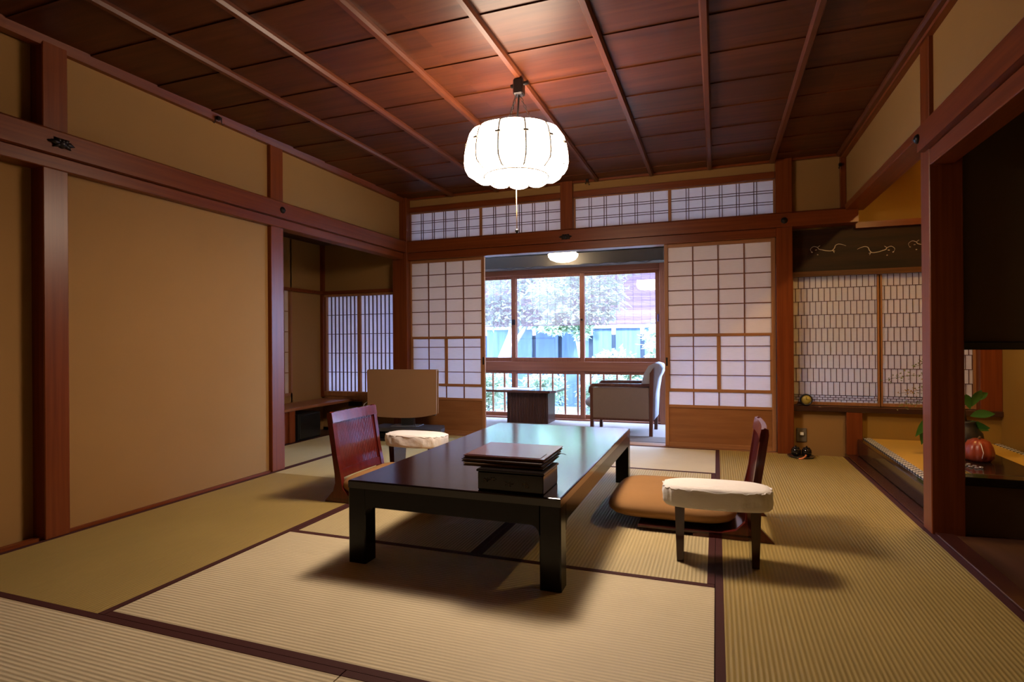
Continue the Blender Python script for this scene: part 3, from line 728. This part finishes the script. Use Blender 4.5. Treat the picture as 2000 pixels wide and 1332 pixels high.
leafA = leafmat('leaf_green', (.36, .48, .36)); leafB = leafmat('leaf_pale', (.52, .63, .46)); bark_m = plain('grey_bark', (.26, .25, .24), .9, noise=.3, nscale=12, bump=.8, bscale=40)
def leaves(clusters, n, s, rnd):
    B = MB()
    for _ in range(n):
        c = rnd.choice(clusters)
        while True:
            p = Vector((rnd.uniform(-1, 1), rnd.uniform(-1, 1), rnd.uniform(-1, 1)))
            if p.length < 1: break
        p = Vector((c[0]+p.x*c[3], c[1]+p.y*c[3]*.45, c[2]+p.z*c[4]))
        d = Vector((rnd.uniform(-1, 1), rnd.uniform(-1, 1), rnd.uniform(-.9, .35))).normalized()
        w = d.cross(Vector((rnd.uniform(-.4, .4), rnd.uniform(-.4, .4), 1))).normalized()
        L_ = s*rnd.uniform(.6, 1.4); nn = d.cross(w)*L_*.08
        B._add([p, p+d*L_*.5+w*L_*.2+nn, p+d*L_, p+d*L_*.5-w*L_*.2+nn], [(0, 1, 2), (0, 2, 3)])
    return B
def plant(name, lab, cat, trunk, clusters, n, s, lm, seed, group=None):
    rnd = random.Random(seed)
    t = thing(name, lab, cat, (trunk[0][0][0][0], trunk[0][0][0][1], -.25), 0, group)
    T_ = MB()
    for pts, r in trunk: T_.tube(pts, r, 9)
    obj('trunk' if cat == 'tree' else 'stems', T_, bark_m, t)
    obj('foliage', leaves(clusters, n, s, rnd), lm, t)
plant('garden_tree', 'leaning grey trunked tree left in the garden behind the window', 'tree',
      [([(-3.95, 9.85, -.25), (-3.8, 9.85, .5), (-3.55, 9.85, 1.1), (-3.4, 9.85, 1.8), (-3.3, 9.85, 3)], [.14, .12, .10, .07, .03]), ([(-3.7, 9.85, .8), (-3.5, 9.8, .95), (-2.9, 9.8, 1.8)], [.06, .05, .02])],
      [(-3.8, 9.85, 2.15, .8, .5), (-3.05, 9.85, 1.85, .7, .38), (-2.5, 9.85, 2.45, .7, .5), (-3.5, 9.85, 1.5, .45, .2), (-2.9, 9.85, 1.38, .35, .12), (-3.9, 9.85, 1.6, .4, .3)], 5600, .125, leafA, 1)
plant('garden_tree', 'tree with pale drooping leaves behind the middle window pane', 'tree',
      [([(-1.85, 8.8, -.25), (-1.95, 8.8, .5), (-2.1, 8.8, 1.2), (-2.15, 8.8, 2.2)], [.08, .06, .045, .03])],
      [(-2.0, 8.8, 1.44, .6, .17), (-2.4, 8.8, 1.85, .5, .36), (-1.70, 8.8, 1.72, .45, .32), (-1.8, 8.8, 2.25, .7, .4), (-1.2, 8.8, 2.35, .5, .30), (-2.45, 8.8, 1.28, .25, .13), (-2.0, 8.8, 1.20, .10, .12)], 5200, .12, leafB, 2)
plant('garden_shrub', 'tall leafy shrub behind the right window pane', 'shrub',
      [([(-.72, 9.3, -.25), (-.68, 9.3, .6), (-.6, 9.3, 1.4)], [.04, .03, .015])],
      [(-.78, 9.3, 1.0, .34, .36), (-.5, 9.3, 1.45, .36, .42), (-.4, 9.3, .8, .4, .4), (-.45, 9.3, 2.0, .3, .3)], 2300, .14, leafB, 3)
plant('garden_shrub', 'small round shrub rising in front of the fence', 'shrub',
      [([(-1.65, 10.1, -.25), (-1.6, 10.1, .4), (-1.55, 10.1, .7)], [.03, .02, .01])],
      [(-1.72, 10.1, .58, .42, .30), (-1.45, 10.1, .45, .3, .25)], 1200, .12, leafB, 4)
for k, (x, lab) in enumerate(((-4.15, 'bright bush beyond the left end of the sunroom window'), (-3.28, 'bright bush behind the leftmost visible low pane'), (-2.41, 'bright bush behind the sunroom table top'), (-1.54, 'bright bush behind the narrow post between the low panes'), (-.67, 'bright bush behind the armchair'), (.2, 'bright bush beyond the right screen'))):
    plant('low_bush', lab, 'bush', [([(x, 8.0, -.25), (x, 8.0, .2)], [.03, .01])], [(x, 8.0, .12, .36, .34), (x+.12, 8.0, .36, .24, .24), (x-.12, 8.0, .28, .25, .28)], 1900, .075, leafB, 20+k, 'low bushes by the railing')

# ------------------------------------------------------------------ lantern
LC = (-1.105, 3.15)
ln = thing('pendant_lantern', 'large glowing melon-shaped white pendant lantern over the black table', 'lamp', (LC[0], LC[1], 1.97))
Z0 = 1.965
NG = 12
prof = [(.190, .014), (.222, .0), (.255, .003), (.285, .022), (.303, .055), (.309, .09), (.306, .14), (.297, .19), (.285, .23), (.268, .255), (.24, .268), (.20, .262)]
def gore(th, r, z):
    g = abs(math.sin(th*NG/2))
    k = (g**.55)
    return r*(1-.055*(1-k)), z+(.018*(1-k) if z < .03 else (-.016*(1-k) if z > .28 else 0))
sh_ = MB().lathe((LC[0], LC[1], Z0), prof, 144, True, gore)
# bottom disc slightly raised
lamp_m = emit('lantern_glow', LAMPCOL, LAMP)
obj('shade', sh_, lamp_m, ln)
obj('bottom_diffuser', MB().lathe((LC[0], LC[1], Z0), [(.001, .006), (.10, .005), (.175, .008), (.187, .0135)], 48), emit('bottom_glow', LAMPCOL, 135), ln)
wire_m = plain('lantern_wire', (.05, .035, .02), .5)
for k in range(NG):
    th = 2*PI*k/NG
    pts = []
    for (r, z) in prof:
        rr, zz = gore(th, r, z); rr += .003
        pts.append((LC[0]+rr*math.cos(th), LC[1]+rr*math.sin(th), Z0+zz-(.003 if z < .02 else 0)))
    Wm = MB().tube(pts, .0052, 6)
    obj('rib', Wm, wire_m, ln)
    a_, b_ = th-.05, th+.05
    rr = gore(th, .300, .18)[0]+.012
    obj('clip', MB().tube([(LC[0]+rr*math.cos(a), LC[1]+rr*math.sin(a), Z0+.18) for a in (a_, th, b_)], .0065, 6), wire_m, ln)
obj('bottom_ring', MB().tube([(LC[0]+.190*math.cos(2*PI*k/48), LC[1]+.190*math.sin(2*PI*k/48), Z0+.006) for k in range(48)], .004, 6, closed=True), wire_m, ln)
hx, hy = -1.09, 3.17
obj('ceiling_hook', MB().bbox(hx-.03, hx+.03, hy-.03, hy+.03, 2.46, 2.556, .008).tube([(hx-.05, hy, 2.52), (hx+.06, hy, 2.53)], .012, 8), iron_m, ln)
def chain(p, q, n):
    C_ = MB(); p = Vector(p); q = Vector(q)
    for i in range(n):
        a = p.lerp(q, i/n); b = p.lerp(q, (i+1.25)/n); d = (b-a).normalized()
        s_ = d.cross(Vector((0, 1, 0)) if i % 2 else Vector((1, 0, 0))).normalized()*.006
        C_.tube([a, a.lerp(b, .25)+s_, a.lerp(b, .75)+s_, b, a.lerp(b, .75)-s_, a.lerp(b, .25)-s_], .0016, 4, closed=True)
    return C_
for k in range(3):
    th = 2*PI*k/3+.5
    obj('chain', chain((hx-.01+.012*math.cos(th), hy+.012*math.sin(th), 2.47), (LC[0]+.13*math.cos(th), LC[1]+.13*math.sin(th), Z0+.262), 12), iron_m, ln)
obj('cable', MB().tube([(hx, hy, 2.47), (LC[0], LC[1], 2.2)], .006, 6), black_m, ln)
pc = obj('pull_cord', MB().tube([(LC[0], LC[1], 1.98), (LC[0]+.002, LC[1], 1.66)], .0025, 6), plain('tan_cord', (.7, .45, .2), .7), ln)
obj('cord_knob', MB().lathe((LC[0]+.002, LC[1], 1.638), [(.001, 0), (.007, .008), (.012, .018), (.006, .026), (.001, .03)], 14), iron_m, pc)

# ------------------------------------------------------------------ low table
tb = thing('low_table', 'low black lacquered dining table in the middle of the room', 'table', (-1.083, 3.125, 0))
TX0, TX1, TY0, TY1, TZ = -1.585, -.585, 2.17, 4.08, .375
blk_m = plain('table_black_lacquer', (.004, .003, .004), .22, .28)
top_m = plain('polished_table_top', (.004, .003, .006), .16, .6, coat=.6)
top_m.node_tree.nodes['Principled BSDF'].inputs['Coat Roughness'].default_value = .14
c_ = .006
T_ = MB()
ring = lambda i, z: [(TX0+i, TY0+i, z), (TX1-i, TY0+i, z), (TX1-i, TY1-i, z), (TX0+i, TY1-i, z)]
T_._add(ring(0, TZ-.035)+ring(0, TZ-c_)+ring(c_*.3, TZ-c_*.3)+ring(c_, TZ), [(3,2,1,0)]+[(a+k, (k+1) % 4+a, (k+1) % 4+a+4, a+k+4) for a in (0, 4, 8) for k in range(4)]+[(12,13,14,15)])
obj('table_top', T_, top_m, tb)
LW, LD = .090, .085
def arch(a0, a1, ztop, zlow, r):
    p = [(a0, ztop), (a0, zlow-r)]
    for k in range(9):
        an = PI/2*k/8; p.append((a0+r-r*math.cos(an), zlow-r+r*math.sin(an)))
    for k in range(9):
        an = PI/2*k/8; p.append((a1-r+r*math.sin(an), zlow-r+r*math.cos(an)))
    p += [(a1, zlow-r), (a1, ztop)]
    return p
for yy in (TY0, TY1-.05): obj('apron', MB().prism(arch(TX0+LW, TX1-LW, TZ-.035, TZ-.115, .04), 'y', yy, yy+.05), blk_m, tb)
for xx in (TX0, TX1-.05): obj('apron', MB().prism(arch(TY0+LD, TY1-LD, TZ-.035, TZ-.110, .04), 'x', xx, xx+.05), blk_m, tb)
for x0, x1 in ((TX0, TX0+LW), (TX1-LW, TX1)):
    for ya, yb in ((TY0, TY0+LD), (TY1-LD, TY1)):
        e = .005
        obj('leg', MB().prism([(x0+e, ya), (x1-e, ya), (x1, ya+e), (x1, yb-e), (x1-e, yb), (x0+e, yb), (x0, yb-e), (x0, ya+e)], 'z', .0016, TZ-.035), blk_m, tb)
# things on table
bx = thing('tea_box', 'black lacquered tea box with faint floral marks on the table', 'box', (-.81, 2.31, TZ))
obj('box_body', MB().bbox(-.955, -.665, 2.20, 2.42, TZ, TZ+.078, .004), lac_m, bx)
obj('box_lid', MB().bbox(-.96, -.66, 2.195, 2.425, TZ+.078, TZ+.088, .003), lac_m, bx)
F_ = MB()
for (cx_, cz_, r_) in ((-.915, .045, .016), (-.885, .050, .014), (-.815, .035, .020), (-.745, .040, .014), (-.735, .028, .010)):
    for k in range(5):
        a = 2*PI*k/5
        F_.tube([(cx_, 2.1985, TZ+cz_), (cx_+r_*math.cos(a), 2.1985, TZ+cz_+r_*.6*math.sin(a))], [.001, .0022], 4)
obj('floral_marks', F_, plain('faded_gold', (.10, .07, .035), .5), bx)
def folder(cx_, cy_, z, w, d, h, rz, col, lab, name='guest_folder', edge=None):
    t = thing(name, lab, 'folder', (cx_, cy_, z), rz)
    obj('cover', MB().bbox(-w/2, w/2, -d/2, d/2, h-.004, h, .002).bbox(-w/2, w/2, -d/2, d/2, 0, .004, .002), col, t, True)
    obj('pages', MB().box(-w/2+.006, w/2-.006, -d/2+.005, d/2-.005, .004, h-.004), edge or plain('aged_pages', (.25, .16, .08), .8), t, True)
    return t
z = TZ+.088
olive = plain('olive_cover', (.10, .055, .02), .5); brown = plain('maroon_leather', (.10, .030, .032), .3, bump=.2, bscale=150, coat=.25); dark = plain('dark_cover', (.03, .015, .012), .4)
folder(-.865, 2.39, z, .36, .29, .014, .03, olive, 'olive brown folder at the bottom of the stack on the tea box')
folder(-.868, 2.40, z+.0145, .37, .30, .013, -.02, dark, 'thin dark folder in the middle of the stack on the tea box')
tf = folder(-.868, 2.43, z+.028, .37, .33, .014, .01, brown, 'reddish brown leather folder on top of the stack')
obj('flap', MB().bbox(-.175, .165, -.155, -.05, .014, .0165, .001), brown, tf, True)
obj('ribbon', MB().tube([(.18, .05, .002), (.21, .06, -.002), (.225, .055, -.004)], .0015, 5), black_m, tf, True)

# ------------------------------------------------------------------ zaisu (legless chairs), local: faces -x, back at +x
def make_zaisu(lab, loc, rz):
    t = thing('legless_chair', lab, 'chair', loc, rz, 'legless chairs at the table')
    W2 = .245
    side = [(-.12, .012), (.0, .026), (.085, .045), (.128, .09), (.142, .18), (.166, .29), (.184, .41), (.198, .50), (.206, .552), (.219, .563), (.238, .556), (.240, .53), (.222, .41), (.203, .29), (.185, .18), (.181, .12), (.196, .07), (.262, .0), (-.12, 0)]
    for s_ in (-1, 1):
        obj('side_post', MB().prism(side, 'y', s_*W2-.016*(s_ > 0)*2+0*.0, s_*W2+.032*(s_ < 0)), red_m, t, True)
    def rail(z0, z1, x0, x1, th):
        B = MB(); n = 12
        for i in range(n):
            a0 = -W2+2*W2*i/n; a1 = -W2+2*W2*(i+1)/n
            c0 = .012*(1-(a0/W2)**2); c1 = .012*(1-(a1/W2)**2)
            B._add([(x0+c0, a0, z0), (x0+c1, a1, z0), (x0+th+c1, a1, z0), (x0+th+c0, a0, z0), (x1+c0, a0, z1), (x1+c1, a1, z1), (x1+th+c1, a1, z1), (x1+th+c0, a0, z1)], [(0,3,2,1),(4,5,6,7),(0,1,5,4),(1,2,6,5),(2,3,7,6),(3,0,4,7)])
        return B
    obj('top_rail', rail(.495, .558, .192, .205, .024), red_m, t, True)
    obj('bottom_rail', rail(.150, .200, .140, .150, .024), red_m, t, True)
    obj('back_panel', rail(.200, .495, .158, .206, .008), redd_m if False else red_m, t, True)
    G = MB()
    for k in range(24):
        yy = -.205+.0178*k
        c = .012*(1-(yy/W2)**2)
        for a_ in (c-.001, c+.0058):
            x0_, x1_ = .158+a_, .206+a_
            G._add([(x0_, yy-.005, .20), (x0_, yy+.005, .20), (x1_, yy+.013, .495), (x1_, yy+.003, .495), (x0_+.003, yy-.005, .20), (x0_+.003, yy+.005, .20), (x1_+.003, yy+.013, .495), (x1_+.003, yy+.003, .495)], [(0,1,2,3),(4,7,6,5),(0,3,7,4),(1,5,6,2),(0,4,5,1),(3,2,6,7)])
    obj('ribs', G, red_m, t, True)
    obj('seat_board', MB().bbox(-.40, .20, -W2, W2, .012, .03, .004), redd_m, t, True)
    return t
zr = make_zaisu('red lacquered legless chair on the right side of the table', (0.0, 3.275, 0.0017), 0)
zl = dup(zr, (-2.075, 3.20, 0.0017), PI, 'red lacquered legless chair with ribbed back on the left of the table')
cu = obj('floor_cushion', MB().pillow((0, 0, 0), .34, .345, 0, .13, p=5.5, n=64, m=12), cush_m, None, True)
tag(cu, 'puffy ochre floor cushion on the right legless chair', 'cushion', 'ochre floor cushions'); cu.location = (-.240, 3.385, .032)
c2 = obj('floor_cushion', MB().pillow((0, 0, 0), .33, .255, 0, .15, p=11, n=64, m=12), cush_m, None, True)
tag(c2, 'ochre floor cushion on the left legless chair', 'cushion', 'ochre floor cushions'); c2.location = (-1.905, 3.215, .032)
ct = obj('folded_throw', MB().pillow((0, 0, 0), .17, .14, 0, .03, p=4, n=48, m=8, wr=.008), plain('gold_brocade', (.62, .40, .15), .4, noise=.25, nscale=60, bump=.5, bscale=150), None, True)
tag(ct, 'crumpled golden brocade cloth on the left floor cushion', 'cloth'); ct.location = (-1.80, 3.34, .172)
# ------------------------------------------------------------------ armrests
cover_m = plain('wrinkled_cotton', (.88, .86, .88), .9, .2, bump=.5, bscale=38)
cover_m.node_tree.nodes['Bump'].inputs['Distance'].default_value = .006
def make_rest(lab, loc, rz):
    t = thing('padded_armrest', lab, 'armrest', loc, rz, 'white covered armrests')
    pd = MB().pillow((0, 0, 0), .236, .112, .250, .345, p=3.2, n=96, m=14, wr=.0035, flat=True)
    obj('white_cover', pd, cover_m, t, True)
    sp_ = []
    for k in range(120):
        th = 2*PI*k/120; ct_, st_ = math.cos(th), math.sin(th); q = 1+.010*math.sin(23*th)+.006*math.sin(41*th+1)
        sp_.append((math.copysign(abs(ct_)**.625, ct_)*.2315*q, math.copysign(abs(st_)**.625, st_)*.1085*q, .331+.003*math.sin(17*th)+.002*math.sin(37*th)))
    obj('gathered_seam', MB().tube(sp_, .0032, 6, closed=True), cover_m, t, True)
    obj('underframe', MB().bbox(-.18, .18, -.055, .055, .245, .268, .003), redd_m, t, True)
    for s_ in (-1, 1):
        x = s_*.158
        obj('leg', MB()._add([(x-.015, -.068, 0), (x+.015, -.068, 0), (x+.015, .068, 0), (x-.015, .068, 0), (x-.021, -.088, .25), (x+.021, -.088, .25), (x+.021, .088, .25), (x-.021, .088, .25)], [(0,3,2,1),(4,5,6,7),(0,1,5,4),(1,2,6,5),(2,3,7,6),(3,0,4,7)]), redd_m, t, True)
    return t
ar = make_rest('white cloth covered armrest on dark legs, before the right chair', (-.006, 2.735, 0.0017), math.radians(2.5))
dup(ar, (-2.05, 3.62, 0.0017), 0, 'white cloth covered armrest behind the left chair near the television')

# ------------------------------------------------------------------ television
tv = thing('television_stand', 'low dark grey television stand in the left back corner', 'stand', (-2.98, 5.1, 0.0017), math.radians(6))
grey_m = plain('stand_grey', (.045, .043, .045), .5)
S_ = MB().prism([(-.40, -.16), (.33, -.18), (.40, -.13), (.40, -.02), (.33, .16), (-.36, .16)], 'z', .105, .135)
obj('stand_top', S_, grey_m, tv, True)
obj('stand_base', MB().bbox(-.36, .34, -.14, .14, 0, .02), black_m, tv, True)
for x in (-.33, .02, .33): obj('support', MB().bbox(x-.012, x+.012, -.12, .13, .02, .105), black_m, tv, True)
tag(obj('video_recorder', MB().bbox(-3.27, -3.0, 5.0, 5.2, .024, .075, .004), black_m), 'black recorder box on the lower shelf of the television stand', 'recorder')
te = thing('television', 'flat television hidden under a tan cloth cover', 'television', (-3.02, 5.12, .137), math.radians(8))
obj('foot', MB().bbox(-.14, .16, -.09, .09, 0, .012, .004), plain('silver_foot', (.25, .28, .33), .25, metal=.6), te, True)
obj('neck', MB().bbox(-.05, .09, -.02, .03, .012, .12), black_m, te, True)
obj('screen_body', MB().bbox(-.39, .32, -.02, .03, .115, .56), black_m, te, True)
n = 16
V = []; Fq = []
C_ = MB()
def clothz(u): return .088+.045*abs(u)**2.2*(1 if u > 0 else .35)
pts_b = [(-.41+.75*i/n, clothz(-1+2*i/n)) for i in range(n+1)]
poly = pts_b+[(.345, .572), (.335, .583), (-.405, .583), (-.415, .572)]
C_.prism(poly, 'y', -.042, -.024); C_.box(-.41, .34, -.036, .031, .570, .584); C_.prism(poly, 'y', .026, .032)
obj('cloth_cover', C_, plain('tan_cover_cloth', (.30, .165, .085), .9, .2, noise=.05, nscale=5, bump=.3, bscale=300), te, True)
cb_ = MB().tube([(-.46, .02, -.13), (-.49, .02, .0), (-.50, .0, .12), (-.47, -.0, .22), (-.42, .0, .25), (-.38, .02, .24)], .004, 6)
obj('white_cord', cb_, cream_m, te, True)

# ------------------------------------------------------------------ small fittings
def nail_cover(c, axis, lab, flower=True, r=.03):
    B = MB()
    if flower:
        for (a, s_, w) in ((0, .05, .016), (180, .055, .016), (35, .035, .014), (145, .035, .014), (-28, .04, .012), (-150, .04, .012), (90, .018, .018)):
            a = math.radians(a); s_ *= 1.25; w *= 1.3; B.tube([(0, 0, .004), (s_*.55*math.cos(a), s_*.55*math.sin(a), .008), (s_*math.cos(a), s_*math.sin(a), .003)], [w*.5, w*.7, .002], 7)
        B.lathe((0, 0, 0), [(.001, 0), (.026, 0), (.024, .012), (.012, .02), (.001, .022)], 18)
    else:
        B.lathe((0, 0, 0), [(.001, 0), (r, 0), (r*.95, .006), (r*.6, .016), (.001, .02)], 20)
        B.tube([(-r*.5, 0, .018), (r*.5, 0, .018)], .004, 6)
    R_ = Matrix.Rotation(PI/2, 4, 'Z') @ Matrix.Rotation(PI/2, 4, 'X') if axis == 'x' else (Matrix.Rotation(-PI/2, 4, 'Z') @ Matrix.Rotation(PI/2, 4, 'X') if axis == '-x' else Matrix.Rotation(PI/2, 4, 'X'))
    B.xf(Matrix.Translation(c) @ R_)
    tag(obj('nail_cover', B, iron_m), lab, 'nail cover', 'bronze nail covers')
nail_cover((-3.19, 1.965, 2.045), 'x', 'dark metal crab-like nail cover on the nearest left post')
nail_cover((-3.19, 3.555, 2.045), 'x', 'round dark nail cover on the rail beside the niche', False, .026)
nail_cover((-1.395, YB-.055, 2.035), 'y', 'flower shaped nail cover below the short transom post')
nail_cover((.565, YB-.055, 2.04), 'y', 'round nail cover on the post right of the screens', False, .028)
nail_cover((XR-.045, 3.49, 2.04), '-x', 'nail cover on the rail above the alcove post', False, .026)
def hook(c, lab):
    x, y, z = c; B = MB()
    for d in (-.018, .018): B.tube([(x+d*.5, y+d, z+.03), (x+d*.5, y+d, z), (x+d*.7, y+d*1.3, z-.018), (x+d*1.0, y+d*1.8, z-.008)], .003, 6)
    B.bbox(x-.012, x+.012, y-.012, y+.012, z+.01, z+.035, .003)
    tag(obj('picture_hook', B, iron_m), lab, 'hook', 'small wall hooks')
hook((-3.22, 2.98, 2.535), 'small wire hook on the left ceiling moulding')
hook((-1.18, 5.47, 2.555), 'small hook under the back ceiling moulding beside the lantern')
hook((1.0, 5.46, 2.46), 'small hook at the thin right corner post')
# clock
B = MB().lathe((0, 0, 0), [(.001, 0), (.048, 0), (.052, .008), (.050, .026), (.042, .030), (.040, .022), (.001, .022)], 32)
ck = thing('small_clock', 'small round black clock with yellow face on the alcove sill', 'clock', (.745, YB+.10, .415))
B.xf(Matrix.Translation((.745, YB+.105, .467)) @ Matrix.Rotation(PI/2, 4, 'X')); obj('case', B, black_m, ck)
B = MB().lathe((0, 0, 0), [(.001, 0), (.040, 0), (.040, .0015), (.001, .002)], 28); B.xf(Matrix.Translation((.745, YB+.0825, .467)) @ Matrix.Rotation(PI/2, 4, 'X')); obj('face', B, plain('clock_face', (.50, .38, .08), .4), ck)
obj('hands', MB().box(.7435, .7465, YB+.0795, YB+.0805, .467, .495).box(.745, .765, YB+.0795, YB+.0805, .4655, .4685), black_m, ck)
# outlet and pots
wp = thing('wall_outlet', 'clear framed wall outlet above the black pots', 'outlet', (.705, YB+.08, .10))
obj('plate', MB().bbox(.665, .745, YB+.075, YB+.084, .095, .215, .003), plain('grey_plate', (.14, .12, .10), .3), wp)
obj('white_plug', MB().bbox(.688, .720, YB+.055, YB+.076, .155, .180, .003), cream_m, wp)
tray = tag(obj('round_tray', MB().lathe((.672, 5.36, 0), [(.001, .001), (.09, .001), (.105, .010), (.107, .014), (.100, .012), (.088, .005), (.001, .005)], 36), plain('dark_glass_tray', (.05, .045, .04), .1, coat=.5)), 'small round glossy tray on the mat by the back wall', 'tray')
for k, (x, lab) in enumerate(((.633, 'left black glazed pot on the round tray'), (.715, 'right black glazed pot on the round tray'))):
    t = thing('black_pot', lab, 'pot', (x, 5.365, .006), 0, 'black pots on the tray')
    obj('body', MB().lathe((x, 5.365, .006), [(.02, 0), (.034, .012), (.040, .035), (.037, .058), (.028, .068), (.022, .07)], 28), lac_m, t)
    obj('lid', MB().lathe((x, 5.365, .076), [(.028, 0), (.024, .006), (.008, .010), (.006, .018), (.001, .020)], 20), lac_m, t)
tag(obj('paper_tag', MB().tube([(.64, 5.245, .004), (.665, 5.25, .007), (.69, 5.27, .02), (.70, 5.29, .03)], [.007, .009, .006, .008], 7), plain('orange_tag', (.7, .25, .12), .5)), 'little orange and white tag before the black pots', 'tag')

# ------------------------------------------------------------------ alcove display
bd = tag(obj('display_board', MB().bbox(1.47, 1.87, 4.22, 5.05, .153, .171, .003), lac_m), 'glossy black lacquer board on the alcove mat', 'board')
vx, vy, vz = 1.69, 4.93, .1715
va = thing('flower_vase', 'dark rounded vase with leafy branches on the black board', 'vase', (vx, vy, vz))
obj('vase_body', MB().lathe((vx, vy, vz), [(.05, 0), (.085, .03), (.10, .09), (.09, .15), (.06, .19), (.05, .22), (.055, .235), (.045, .235), (.04, .2)], 32), plain('dark_ceramic', (.018, .014, .014), .35, bump=.5, bscale=60), va)
rnd = random.Random(5)
gl = leafmat('vase_leaf', (.05, .16, .03), .2); tw_m = plain('twig', (.10, .05, .02), .8); fl_m = plain('dry_blossom', (.42, .22, .05), .8)
def leaf(B, p, d, L_, w_):
    d = Vector(d).normalized(); p = Vector(p); w = d.cross(Vector((.3, -1, .2))).normalized(); nn = d.cross(w)
    pts = [p]; m = 6; vs_ = []
    for i in range(m+1):
        t = i/m; c = p+d*L_*t+Vector((0, 0, -.25*L_*t*t)); ww = w_*math.sin(PI*min(1, t*.95+.03))
        vs_ += [c+w*ww, c+nn*ww*.25, c-w*ww]
    F = []
    for i in range(m): F += [(3*i, 3*i+1, 3*i+4, 3*i+3), (3*i+1, 3*i+2, 3*i+5, 3*i+4)]
    B._add(vs_, F, True)
top = Vector((vx, vy, vz+.22))
for k, tgt in enumerate([(-.50, .02, .30), (-.42, .0, .20), (-.34, -.05, .40), (-.25, .0, .30), (-.46, -.05, .12), (-.15, 0, .42), (-.30, .05, .22)]):
    tgt = Vector(tgt); mid = top+Vector((tgt.x*.45, tgt.y*.5, tgt.z*1.15)); end = top+tgt*Vector((1, 1, 1)).length/1.732
    pts = [top.lerp(mid, .0), top.lerp(mid, .6)+Vector((0, 0, .03)), mid, mid.lerp(end, .5)+Vector((0, 0, .01)), end]
    br = obj('branch', MB().tube(pts, [.003, .0026, .002, .0016, .001], 5), tw_m, va)
    B = MB()
    for _ in range(46):
        u_ = rnd.uniform(.35, 1); i = min(3, int(u_*4)); p = pts[i].lerp(pts[i+1], u_*4-i)
        p = p+Vector((rnd.gauss(0, .02), rnd.gauss(0, .02), rnd.gauss(0, .02)))
        leaf(B, p, (rnd.uniform(-1, 1), rnd.uniform(-1, 1), rnd.uniform(-.6, .8)), rnd.uniform(.01, .022), .0045)
    obj('blossom_sprays', B, fl_m if k % 2 else plain('olive_sprig_%d' % k, (.16, .17, .04), .7), br)
B = MB()
for d, L_, s0 in (((-.55, -.2, -.45), .17, (-.20, 0, .04)), ((-.25, -.1, -.8), .14, (-.24, 0, .0)), ((.55, -.1, .25), .15, (.02, 0, .05)), ((.25, -.1, .8), .17, (.03, 0, .12)), ((.7, 0, -.1), .13, (.0, 0, .0)), ((.15, -.3, .1), .14, (.03, 0, -.02)), ((-.2, -.1, .9), .15, (.02, 0, .1)), ((.6, -.1, .7), .12, (.04, 0, .16))):
    leaf(B, top+Vector(s0), d, L_, .032)
obj('broad_leaves', B, gl, va)
px_, py_, pz_ = 1.66, 4.66, .1715
pk_ = thing('pumpkin_ornament', 'red orange ribbed pumpkin on the black display board', 'pumpkin', (px_, py_, pz_))
def rib(th, r, z): return r*(1-.09*(1-abs(math.sin(th*4.5))**.7)), z
obj('pumpkin_body', MB().lathe((px_, py_, pz_), [(.02, .006), (.062, .0), (.083, .022), (.088, .055), (.079, .10), (.060, .135), (.03, .150), (.008, .142)], 72, True, rib), plain('pumpkin_skin', (.26, .038, .016), .35, noise=.2, nscale=15, coat=.3), pk_)
obj('stem', MB().tube([(px_, py_, pz_+.135), (px_+.004, py_, pz_+.155), (px_+.012, py_, pz_+.165)], [.009, .007, .009], 8), plain('pumpkin_stem', (.10, .05, .02), .8), pk_)
obj('string', MB().tube([(px_-.005, py_-.03, pz_+.142), (px_-.012, py_-.075, pz_+.12), (px_-.006, py_-.093, pz_+.07), (px_-.012, py_-.088, pz_+.03)], .0022, 5), cream_m, pk_)
gm = plain('clear_glass_bead', (.75, .75, .8), .05, coat=1.0); gm.node_tree.nodes['Principled BSDF'].inputs['Transmission Weight'].default_value = .8
gb = obj('glass_pebble', MB().lathe((0, 0, 0), [(.002, 0), (.010, .001), (.013, .005), (.010, .009), (.002, .011)], 12), gm, None, True)
spots = [(1.49, 4.50), (1.52, 4.46), (1.545, 4.49), (1.50, 4.43), (1.56, 4.44), (1.53, 4.41), (1.58, 4.40), (1.475, 4.46), (1.55, 4.38)]
for i, (x, y) in enumerate(spots):
    o = gb if i == 0 else gb.copy()
    if i: COL.objects.link(o)
    o.location = (x, y, .1725); tag(o, 'clear glass pebble, one of several scattered in front of the pumpkin', 'pebble', 'glass pebbles on the display board')
